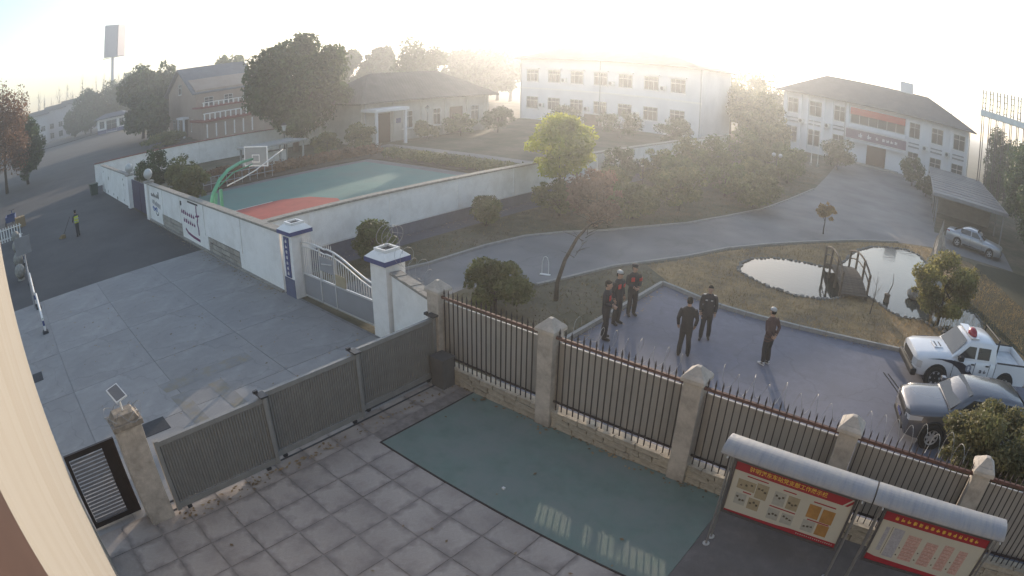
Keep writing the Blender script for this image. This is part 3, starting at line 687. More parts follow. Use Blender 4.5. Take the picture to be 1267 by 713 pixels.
pl = bwpillar((-18.0, 10.1, 0), 'white gate pillar with blue band carrying a vertical blue sign', 2.3)
sgn = MB().box(-.17, .17, -.4, -.362, .75, 2.2).build('sign_board', mblue, pl)
gl = MB(); r = random.Random(21)
for k in range(7): glyph(gl, 0, 2.06 - k * .195, .15, r, -.404)
tag(gl.build('sign_lettering', mwhite, sgn), kind='stuff')
MB().box(-.34, .34, -.385, -.362, .0, .7).build('blue_base', mat('base_blue_grey', (0.11, 0.13, 0.21), 0.8, 0.1, 4), pl)
msteel = mat('stainless', (0.72, 0.71, 0.69), 0.3, 0.05, 6, metal=0.5)
msheet = mat('grey_sheet', (0.34, 0.345, 0.37), 0.45, 0.06, 2, metal=0.3)
og = empty('ornamental_gate', (-17.62, 10.12, 0), math.atan2(.1, 4.3), 'stainless steel gate with wave-shaped top, upright bars and grey lower sheets', 'gate')
GL = 4.32
def topz(t):   # wave: high and level on the left, falling to the right
    return 2.05 if t < .36 else 2.05 - .72 * (0.5 - 0.5 * math.cos(math.pi * (t - .36) / .64)) ** 1.0
def topz2(t): return 2.0 + .06 * math.sin(t * 9) if t < .36 else 2.04 - .62 * (0.5 - .5 * math.cos(math.pi * (t - .36) / .64))
for nm, dz, rr in (('top_rail', 0, .03), ('under_rail', -.17, .022)):
    MB().tube([(GL * k / 30, 0, topz2(k / 30) + dz) for k in range(31)], rr, 8).build(nm, msteel, og, smooth=True)
nbar = 34
for k in range(nbar):
    t = (k + .5) / nbar; hz = topz2(t) - .17
    MB().tube([(GL * t, 0, .93), (GL * t, 0, hz)], .019, 6).build('bar', msteel, og)
    if t < .45:
        MB().tube([(GL * t, 0, topz2(t)), (GL * t, 0, topz2(t) + .1), (GL * t, 0, topz2(t) + .2)], [.012, .02, .002], 5).build('spear', msteel, og)
for x in (0, GL * .26, GL * .46, GL): MB().box(x - .03, x + .03, -.03, .03, .08, topz2(x / GL) - .02).build('stile', msteel, og)
for a, b in ((.03, GL * .26 - .03), (GL * .26 + .03, GL * .46 - .03), (GL * .46 + .03, GL - .03)):
    MB().box(a, b, -.008, .008, .12, .86).build('lower_sheet', msheet, og)
    MB().box(a, b, -.025, .025, .862, .92).build('mid_rail', msteel, og)
    MB().box(a, b, -.025, .025, .06, .118).build('bottom_rail', msteel, og)
MB().box(GL * .26 + .04, GL * .46 - .04, -.04, -.026, 1.25, 1.75).build('wicket_panel', msheet, og)
MB().box(GL * .46 + .05, GL * .46 + .6, -.04, -.026, .93, 1.3).build('notice_plate', mat('tan_plate', (0.4, 0.33, 0.22), 0.6, 0.1, 4), og)
MB().tube([(GL * .3, -.06, 1.5), (GL * .44, -.06, 1.58)], .022, 6).build('latch_bar', msteel, og)

# ================================================================ BUILDINGS
mpane = glassmat('dark_glass'); mframe = mat('window_frame', (0.55, 0.55, 0.54), 0.5, 0.05, 5)
def window(parent, x0, x1, z0, z1, y, frame=None, sill=True, axis='x', nx=2, transom=True, out=-1, pane=None):
    """window in a wall plane. axis 'x': wall runs along X at y, outside is out*Y; axis 'y': wall runs along Y at x=y"""
    def bx(mb, a0, a1, d0, d1, c0, c1):
        d0, d1 = sorted((y + out * d0, y + out * d1))
        return mb.box(a0, a1, d0, d1, c0, c1) if axis == 'x' else mb.box(d0, d1, a0, a1, c0, c1)
    t = .07; mb = MB()
    for a in ((x0, x0 + t, z0, z1), (x1 - t, x1, z0, z1), (x0 + t, x1 - t, z0, z0 + t), (x0 + t, x1 - t, z1 - t, z1)): bx(mb, a[0], a[1], .001, .07, a[2], a[3])
    for k in range(1, nx): xx = x0 + (x1 - x0) * k / nx; bx(mb, xx - .03, xx + .03, .002, .06, z0 + t, z1 - t)
    if transom: bx(mb, x0 + t, x1 - t, .003, .055, z0 + (z1 - z0) * .66, z0 + (z1 - z0) * .66 + .06)
    o = mb.build('window', frame or mframe, parent)
    bx(MB(), x0 + t * .9, x1 - t * .9, .0, .02, z0 + t * .9, z1 - t * .9).build('pane', pane or mpane, o)
    if sill: bx(MB(), x0 - .1, x1 + .1, .0, .12, z0 - .1, z0 - .003).build('sill', mwhite, o)
    return o
def hip_roof(parent, x0, x1, y0, y1, z, zr, rx0, rx1, ry, m, along='x', th=.16):
    mb = MB()
    if along == 'x': rid = [(rx0, ry, zr), (rx1, ry, zr)]
    else: rid = [(ry, rx0, zr), (ry, rx1, zr)]
    v = [(x0, y0, z), (x1, y0, z), (x1, y1, z), (x0, y1, z)] + rid + [(x0, y0, z - th), (x1, y0, z - th), (x1, y1, z - th), (x0, y1, z - th)]
    f = [(0, 1, 5, 4), (1, 2, 5), (2, 3, 4, 5), (3, 0, 4)] if along == 'x' else [(1, 2, 5, 4), (2, 3, 5), (3, 0, 4, 5), (0, 1, 4)]
    f += [(6, 9, 8, 7), (0, 6, 7, 1), (1, 7, 8, 2), (2, 8, 9, 3), (3, 9, 6, 0)]
    return mb.add(v, f).build('roof', m, parent)
def rooftile(name, col):
    if name in MATS: return MATS[name]
    m = mat(name, col, 0.85, 0.15, 3, 0.4, 0.6, tuple(c * .75 for c in col))
    n = m.node_tree.nodes; L = m.node_tree.links
    wv = n.new('ShaderNodeTexWave'); wv.inputs['Scale'].default_value = 1.6; wv.bands_direction = 'DIAGONAL'
    tc = n.new('ShaderNodeTexCoord'); L.new(tc.outputs['Object'], wv.inputs['Vector'])
    bp = n.new('ShaderNodeBump'); bp.inputs['Strength'].default_value = .5; bp.inputs['Distance'].default_value = .06
    L.new(wv.outputs['Fac'], bp.inputs['Height']); L.new(bp.outputs[0], n['Principled BSDF'].inputs['Normal'])
    return m
mroof = rooftile('slate_roof', (0.085, 0.09, 0.1))
def aircon(parent, x, z, y, axis='x', out=-1):
    u = MB().box(-.42, .42, -.16, .16, -.3, .3).build('aircon_unit', mat('aircon_white', (0.55, 0.55, 0.53), 0.6, 0.1, 4), parent, loc=(x, y + out * .18, z) if axis == 'x' else (y + out * .18, x, z))
    if axis == 'y': u.rotation_euler = (0, 0, R(90))
    MB().lathe([(.22, 0), (.22, .01), (.05, .015)], (0, 0, 0), 14).build('fan_grille', MATS['iron_dark'], u, loc=(-.1, -.162, 0)).rotation_euler = (R(90), 0, 0)
def downpipe(parent, x, y, z1, axis='x', out=-1):
    p = (x, y + out * .09) if axis == 'x' else (y + out * .09, x)
    MB().tube([(p[0], p[1], 0), (p[0], p[1], z1)], .07, 6).build('downpipe', mat('pipe_grey', (0.4, 0.4, 0.4), 0.6, 0.1, 4), parent)
# --- two-storey office with red banner (right background); local origin at its entrance
br = empty('office_building', (0, 80, 0), 0, 'two-storey white building with hipped slate roof and red banner over its entrance', 'building')
mbw = mat('pale_render', (0.72, 0.72, 0.74), 0.9, 0.05, 1.2, 0.2, 0.3, (0.64, 0.64, 0.66))
MB().box(-19.6, 7.7, 0, 11, 0, 7.75).build('wall', mbw, br)
rf = hip_roof(br, -20.7, 8.8, -1.1, 12.1, 7.9, 11.05, -14.6, 1.3, 5.5, mroof)
MB().box(-3.1, -1.1, 5, 6.2, 10.9, 12.4).build('roof_tank', mbw, rf)
MB().tube([(5.25, 6, 8.5), (5.25, 6, 13.5)], .05, 6).build('antenna', mframe, rf)
for x in (-19.45, -17.3, -16.3, -13.9, -12.7, -10.4, -1.6, .6, 1.75, 4.05, 5.1, 7.5):
    MB().box(x - .22, x + .22, -.3, -.002, 0, 7.72).build('pilaster', mbw, br)
for x0, x1 in ((-19.15, -17.6), (-16.0, -14.2), (-12.4, -10.7), (-1.3, .3), (2.05, 3.8), (5.4, 7.2)):
    window(br, x0, x1, 5.0, 7.05, -.002, nx=2); window(br, x0, x1, 1.0, 3.2, -.002, nx=2)
    MB().box(x0, x1, -.1, -.004, 3.75, 3.95).build('spandrel', mat('spandrel_dark', (0.2, 0.2, 0.22), 0.7, 0.1, 3), br); MB().box(x0, x1, -.1, -.004, 4.25, 4.4).build('spandrel', MATS['spandrel_dark'], br)
MB().box(-10.1, -1.85, -.9, -.003, 4.6, 5.1).build('balcony_parapet', mbw, br)
window(br, -10.0, -1.95, 5.13, 7.2, -.003, nx=6, sill=False)
bn = MB().box(-9.95, -1.95, -.5, -.42, 6.35, 7.25).build('red_banner', mat('banner_red', (0.5, 0.05, 0.03), 0.7, 0.1, 2), br)
sgb = MB().box(-10.4, -1.6, -1.0, -.93, 3.2, 4.4).build('sign_band', mat('sign_purple', (0.17, 0.1, 0.15), 0.6, 0.1, 2), br)
sl = MB(); r = random.Random(31)
for k, (x, s) in enumerate(((-8.3, .75), (-7.0, .75), (-5.9, .5), (-4.9, .5), (-4.3, .5), (-3.7, .5), (-3.1, .5))): glyph(sl, x, 3.8, s, r, -1.004)
tag(sl.build('sign_lettering', mwhite, sgb), kind='stuff')
MB().box(-10.4, -1.6, -1.02, -.9, 4.42, 4.5).build('sign_trim', mwhite, sgb); MB().box(-10.4, -1.6, -1.02, -.9, 3.1, 3.18).build('sign_trim', mwhite, sgb)
MB().box(-7.3, -4.5, -.08, -.004, .05, 2.7).build('door', mat('door_brown', (0.07, 0.03, 0.018), 0.5, 0.15, 3), br)
MB().box(-10.3, -1.7, -.88, -.003, 2.75, 3.05).build('entrance_canopy', mbw, br)
MB().box(-9.2, -2.4, -2.2, -.31, 0, .18).build('entrance_step', mcap, br)
for x, z in ((-17.0, 4.1), (-13.2, 4.1), (1.2, 4.1), (4.6, 4.1), (-13.2, 1.2), (4.6, 1.1)): aircon(br, x, z, -.31)
for x in (-19.75, 7.85, -10.75): downpipe(br, x, -.05, 7.7)
# --- large two-storey block in the haze (centre)
bm_ = empty('two_storey_block', (-40.8, 70, 0), 0, 'large two-storey pale block fading into the sun haze behind the garden wall', 'building')
MB().box(-15.6, 12.8, 0, 11, 0, 8.95).build('wall', mbw, bm_)
hip_roof(bm_, -16.3, 13.4, -.8, 11.8, 9.1, 11.5, -9.6, 3.2, 5.5, mroof)
for k in range(7):
    x = -14.4 + k * 3.8
    window(bm_, x, x + 2.1, 5.6, 7.4, -.002, nx=3); window(bm_, x, x + 2.1, 1.6, 3.4, -.002, nx=3)
    MB().box(x - .2, x + 2.3, -.5, -.003, 7.55, 7.68).build('window_hood', mwhite, bm_)
MB().box(-15.62, 12.82, -.12, -.003, 4.5, 4.72).build('string_course', mwhite, bm_)
MB().box(-4.4, -1.6, -.1, -.004, 0, 1.5).build('door', MATS['door_brown'], bm_)
for k in range(6): aircon(bm_, -11.6 + k * 3.8, 6.0 if k % 2 else 2.2, -.01)
for x in (-15.4, -2.0, 12.6): downpipe(bm_, x, -.02, 8.9)
# --- low bungalow with hipped roof
bl = empty('bungalow', (-49, 45.5, 0), 0, 'single-storey pale bungalow with hipped grey roof and dark doors', 'bungalow')
mpale = mat('pale_plaster', (0.5, 0.48, 0.44), 0.9, 0.07, 1.5, 0.3, 0.4, (0.42, 0.4, 0.36))
MB().box(-9, 0, -9.5, 9.1, 0, 4.25).build('wall', mpale, bl)
hip_roof(bl, -10, 1.0, -10.4, 10.1, 4.4, 7.3, -5.2, 5.0, -4.5, rooftile('brown_grey_roof', (0.12, 0.11, 0.1)), along='y')
for a, b in ((-7.5, -5.85), (2.8, 4.8)): MB().box(.001, .09, a, b, .02, 3.1).build('door', MATS['door_brown'], bl)
for a, b in ((-4.1, -2.7), (.2, 1.4), (6.2, 7.6)): window(bl, a, b, 1.2, 3.1, .001, axis='y', out=1, nx=2)
for yy in (-8.9, -5.3, -1.4, 2.1, 5.6, 8.6): MB().box(.002, .14, yy - .18, yy + .18, 0, 4.2).build('pilaster', mpale, bl)
pc = MB().box(.15, 2.6, -9.7, -5.4, 3.45, 3.75).build('porch_roof', mbw, bl)
for yy in (-9.4, -5.7): MB().box(2.2, 2.45, yy - .12, yy + .12, 0, 3.448).build('porch_post', mbw, bl)
MB().box(.001, .06, -5.3 + .25, -4.4, 1.9, 2.4).build('plaque', mblue, bl)
for y_ in (-1.0, 5.2): aircon(bl, y_, 1.0, .01, 'y', 1)
for y_ in (-9.2, 8.95): downpipe(bl, y_, .14, 4.2, 'y', 1)
# --- gabled house beyond the road wall
mroofb = rooftile('blue_grey_roof', (0.13, 0.145, 0.175))
gh = empty('gabled_house', (-89.8, 33.0, 0), 0, 'tall house with grey gabled roof and brick walls beside the road', 'house')
mbrick = mat('brick_dull', (0.3, 0.215, 0.175), 0.9, 0.15, 5, 0.4, 0.5, (0.34, 0.265, 0.22))
MB().add([(-15.6, 0, 0), (0, 0, 0), (0, 12, 0), (-15.6, 12, 0), (-15.6, 0, 7.5), (0, 0, 7.5), (0, 12, 7.5), (-15.6, 12, 7.5), (-8.3, 0, 11.3), (-8.3, 12, 11.3)],
         [(0, 1, 5, 8, 4), (1, 2, 6, 5), (2, 3, 7, 9, 6), (3, 0, 4, 7), (4, 8, 9, 7), (8, 5, 6, 9)]).build('wall', mbrick, gh)
rm = MB()
for s in (-1, 1):
    e = -8.3 + s * 8.5; zz = 7.1
    rm.add([(-8.3, -.7, 11.6), (-8.3, 12.5, 11.6), (e, 12.5, zz), (e, -.7, zz), (-8.3, -.7, 11.35), (-8.3, 12.5, 11.35), (e, 12.5, zz - .25), (e, -.7, zz - .25)],
           [(0, 1, 2, 3), (7, 6, 5, 4), (0, 3, 7, 4), (1, 5, 6, 2), (3, 2, 6, 7)])
rm.build('roof', mroofb, gh)
MB().box(-6.6, -4.6, -.03, -.003, .05, 2.9).build('door', MATS['door_brown'], gh)
MB().box(-7.4, -3.8, -1.2, -.004, 3.0, 3.4).build('porch_roof', mbw, gh)
for a in (-7.2, -4.0): MB().box(a - .15, a + .15, -1.1, -.8, 0, 2.998).build('porch_post', mbw, gh)
for a in (-13, -10.4, -2.6): window(gh, a, a + 1.6, 1.0, 2.9, -.002)
window(gh, -9.2, -7.4, 7.2, 8.9, -.002)
for k in range(3): window(gh, 1.5 + k * 3.6, 3.1 + k * 3.6, 4.6, 6.2, .001, axis='y', out=1)
ar = empty('brick_annex', (-82, 39.5, 0), R(-4), 'low brick annex with red trim, white balusters and red-brown roof before the gabled house', 'building')
mtr = mat('trim_red', (0.22, 0.055, 0.045), 0.8, 0.12, 3); mtile_r = rooftile('tile_red', (0.2, 0.09, 0.065))
MB().box(-7, 0, -8, 10, 0, 2.6).build('wall', mbrick, ar)
MB().box(-7.3, .35, -8.3, 10.3, 2.602, 2.95).build('parapet', mtr, ar)
MB().box(-7, -2.5, -7.5, 3.4, 2.952, 4.6).build('upper_wall', mbrick, ar)
MB().box(-7.2, -2.2, -7.8, 3.5, 4.602, 4.85).build('upper_parapet', mtr, ar)
MB().add([(-9, 3.6, 7.2), (-9, 12.6, 7.2), (-.6, 12.6, 4.4), (-.6, 3.6, 4.4), (-9, 3.6, 6.95), (-9, 12.6, 6.95), (-.6, 12.6, 4.15), (-.6, 3.6, 4.15)], [(0, 3, 2, 1), (4, 5, 6, 7), (0, 1, 5, 4), (3, 7, 6, 2), (0, 4, 7, 3), (1, 2, 6, 5)]).build('sloping_roof', mtile_r, ar)
MB().box(-8.8, -1, 3.9, 12.2, 2.953, 4.1).build('upper_wall', mbrick, ar)
for k in range(6): MB().box(.02, .1, -7.6 + k * 1.5, -7.4 + k * 1.5, .3, 2.3).build('white_column', mwhite, ar)
for k in range(21): MB().box(.12, .22, -8 + k * .86, -7.8 + k * .86, 2.952, 3.8).build('baluster', mwhite, ar)
MB().box(.08, .28, -8.1, 10.1, 3.802, 3.95).build('balcony_rail', mwhite, ar)
for k in range(13): MB().box(-2.18, -2.1, -7.4 + k * .84, -7.2 + k * .84, 4.852, 5.4).build('baluster', mwhite, ar)
MB().box(-2.24, -2.04, -7.5, 3.3, 5.402, 5.52).build('balcony_rail', mwhite, ar)
# --- guard booth, far houses, unipole billboard
gbth = empty('guard_booth', (-172, 34.5, 0), math.atan2(8.2, 6.3) - R(90), 'small white booth with blue base and overhanging roof at the far roadside', 'booth')
MB().box(-4, 0, -5.2, 5.2, 1.1, 4.2).build('wall', mwhitew, gbth); MB().box(-4.05, .05, -5.25, 5.25, 0, 1.098).build('blue_base', mblue, gbth)
MB().box(-4.9, .9, -6, 6, 4.202, 4.6).build('roof', mat('booth_roof', (0.12, 0.13, 0.17), 0.7, 0.1, 3), gbth)
MB().frustum(-2, 0, 4.602, 5.6, 5.2, 1.2, 11.4, 6).build('roof_cap', MATS['booth_roof'], gbth)
for a, b in ((-4.4, -2.6), (-1.9, 1.9), (2.8, 4.4)): window(gbth, a, b, 1.5 if a != -1.9 else .3, 3.6, .001, axis='y', out=1)
hs = [(-215, 13, 12.0, 'row house nearest the brown tree, far up the road'), (-222, 21, 12.8, 'row house with pale front far up the road, second from the brown tree'), (-228, 29, 13.6, 'row house far up the road, left of the dark round trees'), (-236, 38, 14.4, 'row house far up the road, mostly behind the dark round trees')]
for k, (x, y, hh, lab) in enumerate(hs):
    h_ = empty('row_house', (x, y, 0), R(4), 'pale two-storey ' + lab, 'house', 'row houses up the road')
    MB().box(-8, 0, -3.9, 3.9, 0, hh - 1.6).build('wall', mat('far_white', (0.5, 0.5, 0.53), 0.9, 0.08, 0.8), h_)
    MB().add([(-8.8, -4.3, hh - 1.7), (.9, -4.3, hh - 1.7), (.9, 4.3, hh - 1.7), (-8.8, 4.3, hh - 1.7), (-4, -4.3, hh), (-4, 4.3, hh)], [(0, 3, 2, 1), (0, 1, 4), (2, 3, 5), (1, 2, 5, 4), (3, 0, 4, 5)]).build('roof', mroof, h_)
    for a in (-3, .8): window(h_, a, a + 1.8, 4.4, 6.3, .001, axis='y', out=1, sill=False)
    for a in (-3, .8): window(h_, a, a + 1.8, .9, 3.0, .001, axis='y', out=1, sill=False)
for x, y, hh, w2, lab in ((-205, 55, 12.5, 8, 'pale far house behind the dark evergreens'), (-240, 105, 17, 12, 'hazy pale block behind the gabled roof, right of the big dark tree line')):
    h_ = empty('far_house', (x, y, 0), 0, lab, 'house')
    MB().box(-8, 0, -w2 / 2, w2 / 2, 0, hh - 1.2).build('wall', MATS['far_white'], h_)
    MB().box(-8.6, .6, -w2 / 2 - .6, w2 / 2 + .6, hh - 1.198, hh - .6).build('roof', mroof, h_)
    for a in range(int(w2 // 3)): window(h_, -w2 / 2 + .8 + a * 3, -w2 / 2 + 2.4 + a * 3, hh - 4.2, hh - 2.4, .001, axis='y', out=1, sill=False)
bb = empty('unipole_billboard', (-210.5, 43.0, 0), R(-12), 'tall unipole billboard with V-shaped panels above the far trees', 'billboard')
MB().tube([(0, 0, 0), (0, 0, 26)], .6, 12).build('pole', mat('mast_white', (0.55, 0.55, 0.6), 0.6, 0.08, 1), bb)
pa = MB().box(-.25, .25, -6.2, 0, 24.8, 36.4).build('panel', mat('billboard_lit_face', (0.3, 0.32, 0.4), 0.6, 0.06, 1), bb, loc=(0, 1.6, 0)); pa.rotation_euler = (0, 0, R(38))
pb_ = MB().box(-.25, .25, 0, 6.2, 24.8, 36.4).build('panel', mat('billboard_unlit_face', (0.06, 0.07, 0.16), 0.6, 0.08, 1), bb, loc=(0, 1.7, 0)); pb_.rotation_euler = (0, 0, R(62))  # lit and unlit sides of the V are put into the panel colours
MB().box(-.2, .2, -4, 4, 24.6, 24.78).build('catwalk', MATS['iron_dark'], bb)
# --- steel letter frames on a roof (right), carport
sf = empty('roof_sign_frame', (12.3, 70, 0), R(2), 'row of rusty ladder-like steel frames seen from behind, standing on a white roof edge', 'sign frame')
MB().box(-4.2, 5, -.5, 1.2, 10.05, 10.75).build('roof_edge', mwhitew, sf)
for k in range(9):
    x = -3.9 + k * 1.0; f = MB(); hh = 2.3 + .1 * k
    for s in (0, .42): f.box(x + s - .07, x + s + .07, -.05, .05, 10.752, 10.75 + hh)
    for q in range(4): f.box(x + .05, x + .37, -.04, .04, 10.95 + q * hh / 4, 11.03 + q * hh / 4)
    f.build('ladder_frame', mdk, sf)
    MB().box(x - .06, x + .06, .1, .22, 0, 10.04).build('leg', mdk, sf)
    MB().box(x + .3, x + .4, .6, .7, 0, 10.04).build('leg', mdk, sf)
cp = empty('carport', (2.2, 46, 0), 0, 'grey carport with ribbed roof beside the driveway', 'carport'); cp.scale = (1, 1, .86)
ro = MB()
for k in range(14):
    y0 = k * 1.9; ro.box(-.3, 6.6, y0, y0 + 1.85, 2.95 + .0, 3.05 + .004 * (k % 2))
MB().box(-.3, 6.6, 0, 26, 2.9, 2.98).build('roof', mat('carport_roof', (0.14, 0.14, 0.148), 0.6, 0.2, 0.6, 0.5, 0.25, (0.22, 0.21, 0.215), stretch=(.3, 3, 1)), cp)
for k in range(13): MB().box(-.3, 6.6, k * 2, k * 2 + .12, 2.982, 3.03).build('roof_rib', MATS['carport_roof'], cp)
mfas = mat('fascia_grey', (0.25, 0.25, 0.26), 0.7, 0.1, 2)
MB().box(-.36, -.302, 0, 26, 2.75, 3.05).build('fascia', mfas, cp); MB().box(6.602, 6.66, 0, 26, 2.75, 3.05).build('fascia', mfas, cp); MB().box(-.36, 6.66, -.06, -.002, 2.75, 3.05).build('fascia', mfas, cp)
MB().box(0.2, 6.2, 8.0, 8.15, 0, 2.6).build('back_wall', mat('end_wall_tan', (0.3, 0.26, 0.22), 0.9, 0.12, 2), cp)
for k in range(7):
    for x in (.1, 6.3): MB().tube([(x, .4 + k * 4.2, 0), (x, .4 + k * 4.2, 2.898)], .07, 8).build('post', mfas, cp)

# ================================================================ VEGETATION
G_DARK = leafmat('leaf_dark_evergreen', (0.031, 0.065, 0.021), (0.072, 0.120, 0.039), 0.35)
G_MID = leafmat('leaf_mid', (0.068, 0.111, 0.029), (0.137, 0.182, 0.047), 0.45)
G_OLIVE = leafmat('leaf_olive', (0.104, 0.130, 0.039), (0.189, 0.189, 0.065), 0.45)
G_YEL = leafmat('leaf_yellow_green', (0.3, 0.34, 0.03), (0.45, 0.45, 0.06), 0.6)
G_BAMB = leafmat('leaf_bamboo', (0.17, 0.17, 0.05), (0.3, 0.26, 0.1), 0.55)
G_GREY = leafmat('leaf_grey_olive', (0.111, 0.124, 0.049), (0.221, 0.195, 0.098), 0.45)
G_BRN = leafmat('leaf_brown', (0.195, 0.111, 0.078), (0.312, 0.182, 0.130), 0.4)
G_ORG = leafmat('leaf_orange', (0.3, 0.17, 0.05), (0.4, 0.26, 0.08), 0.5)
G_RUST = leafmat('leaf_rust', (0.169, 0.091, 0.052), (0.260, 0.143, 0.078), 0.3)
SEED = [100]
def bush(label, loc, h, wdt, nleaf, ls, lm, nclump=26, name='shrub', cat='shrub', group='garden shrubs', cr=.36, trunk=.3, bottom=-.85, depth=None, shell=.5):
    SEED[0] += 7
    rz = h * (1 - trunk * .3) / 2
    return tree(name, label, cat, (loc[0], loc[1], 0), h * .6, (0, 0, h - rz), (wdt / 2, (depth or wdt) / 2, rz), nclump, nleaf, ls, lm, SEED[0], group, trunk_r=.03 + h * .012, cr=cr, bottom=bottom, shell=shell, crown_name='foliage')
bush('rounded clipped shrub beside the steel gate below the garden wall', (-18.6, 14.1), 1.8, 1.75, 4200, .055, G_MID)
bush('rounded shrub by the driveway below the garden wall dado', (-19.0, 21.2), 1.6, 1.8, 3600, .06, G_OLIVE)
bush('loose glossy shrub just behind the fence beside the wall stub', (-11.8, 13.6), 1.75, 2.15, 7000, .05, G_OLIVE, 34)
bush('large leafy bush overhanging the grey car and the fence', (3.85, 12.0), 2.6, 3.3, 26000, .045, G_GREY, 60, cr=.3, depth=2.5, shell=.3)
bush('large leafy bush at the picture edge behind the last railings', (6.2, 12.2), 2.5, 2.6, 9000, .05, G_MID, 40)
bush('pale bamboo-like clump of fine leaves at the pond edge', (2.3, 24.3), 2.8, 3.3, 13000, .055, G_BAMB, 60, cr=.26, shell=.2, bottom=-1.0)
bush('pinkish brown shrub with withered leaves across the driveway', (-15.0, 24.6), 2.9, 2.9, 5200, .07, G_BRN, 30, shell=.25)
bush('dark shrub in front of the garden wall, right of the yellow tree', (-19.3, 34.6), 2.9, 2.5, 3200, .08, G_DARK)
bush('dull olive shrub below the yellow-green tree', (-17.6, 25.2), 1.9, 2.8, 3000, .07, G_OLIVE)
for k, (x, y, h_, w_, m_, lab) in enumerate([(-13.6, 31.4, 2.6, 3.6, G_OLIVE, 'broad hazy olive shrub at the driveway bend'), (-10.6, 36.4, 2.3, 3.6, G_OLIVE, 'broad olive shrub beside the driveway, nearest the small orange tree'),
        (-15.6, 35.5, 2.6, 3.0, G_MID, 'hazy green shrub behind the driveway bend'), (-12.0, 42.0, 2.5, 3.2, G_OLIVE, 'olive shrub under the globe lamps'), (-16.8, 29.5, 2.3, 2.6, G_OLIVE, 'hazy shrub left of the broad olive shrub at the bend'),
        (-11.4, 49.5, 2.6, 3.0, G_MID, 'green shrub along the driveway left of the entrance'), (-16.0, 43.0, 3.4, 3.2, G_MID, 'taller hazy shrub behind the globe lamps'), (-15.0, 51.0, 3.0, 3.4, G_OLIVE, 'hazy shrub in front of the trees left of the white building'),
        (-18.0, 37.5, 2.6, 3.0, G_OLIVE, 'hazy shrub by the garden wall behind the driveway bend'), (-13.2, 38.2, 2.4, 3.2, G_MID, 'low hazy shrub between the driveway bend and the globe lamps'), (-18.4, 44.0, 3.2, 3.4, G_OLIVE, 'hazy shrub by the garden wall far end'), (-17.5, 55.0, 3.6, 4.0, G_MID, 'large hazy shrub below the hazy trees'), (-12.8, 56.0, 3.2, 3.6, G_MID, 'hazy shrub behind the flagpoles'), (-14.6, 27.6, 1.8, 2.6, G_OLIVE, 'low shrub next to the pinkish brown shrub')]):
    bush(lab, (x, y), h_, w_, 3000, .085, m_)
bush('round clipped evergreen left of the entrance door', (-9.6, 67.0), 3.7, 4.2, 3000, .11, G_DARK)
bush('conical clipped evergreen right of the entrance door', (-.2, 69.0), 3.9, 3.0, 2600, .1, G_DARK)
bush('second clipped evergreen beside the carport corner', (1.6, 63.0), 2.2, 2.4, 1800, .1, G_DARK)
for k, (x, y, h_, w_, m_, lab) in enumerate([(-46.2, 30.0, 2.4, 3.0, G_OLIVE, 'yellowish shrub under the big dark tree'), (-45.8, 33.6, 2.8, 3.4, G_OLIVE, 'larger yellowish shrub beside the bungalow porch'), (-46.5, 42.6, 2.3, 2.6, G_OLIVE, 'shrub by the bungalow lamp post'),
        (-46.5, 47.5, 2.6, 3.6, G_MID, 'shrub in front of the bungalow between its two doors'), (-45.5, 52.5, 3.0, 4.0, G_DARK, 'dark shrub at the right corner of the bungalow'), (-40, 58, 3.2, 5, G_DARK, 'dark shrub mass in front of the hazy two-storey block'), (-34, 60, 3.4, 5, G_DARK, 'hazy dark shrub below the hazy two-storey block'), (-27, 60, 3.2, 4.5, G_DARK, 'hazy dark shrub at the right foot of the two-storey block'),
        (-46.6, 12.9, 3.4, 3.4, G_DARK, 'dark round shrub behind the far globe-lamp post'), (-42.6, 14.2, 3.0, 3.2, G_OLIVE, 'yellowish shrub behind the blue gate'), (-39.0, 13.6, 2.5, 3.0, G_OLIVE, 'low shrub behind the painted emblem wall'), (-43.5, 18.5, 1.5, 3.6, G_RUST, 'low reddish hedge plant beyond the court corner')]):
    bush(lab, (x, y), h_, w_, 2600, .1, m_)
# hedge rows beside the court
for k, (x0, y0, x1, y1, lab) in enumerate([(-43.0, 21, -43.0, 33, 'low reddish brown hedge along the far side of the court'), (-40, 32.4, -24, 32.4, 'low dull hedge along the right side of the court')]):
    o = empty('hedge', ((x0 + x1) / 2, (y0 + y1) / 2, 0), 0, lab, 'hedge')
    cl_ = []
    for q in range(16):
        t = q / 15; cl_.append(((x1 - x0) * (t - .5), (y1 - y0) * (t - .5), .5, .8, .8, .5))
    link('foliage', leaves('foliage', cl_, 5200, .085, 60 + k, G_RUST if k == 0 else G_OLIVE, .3), o)
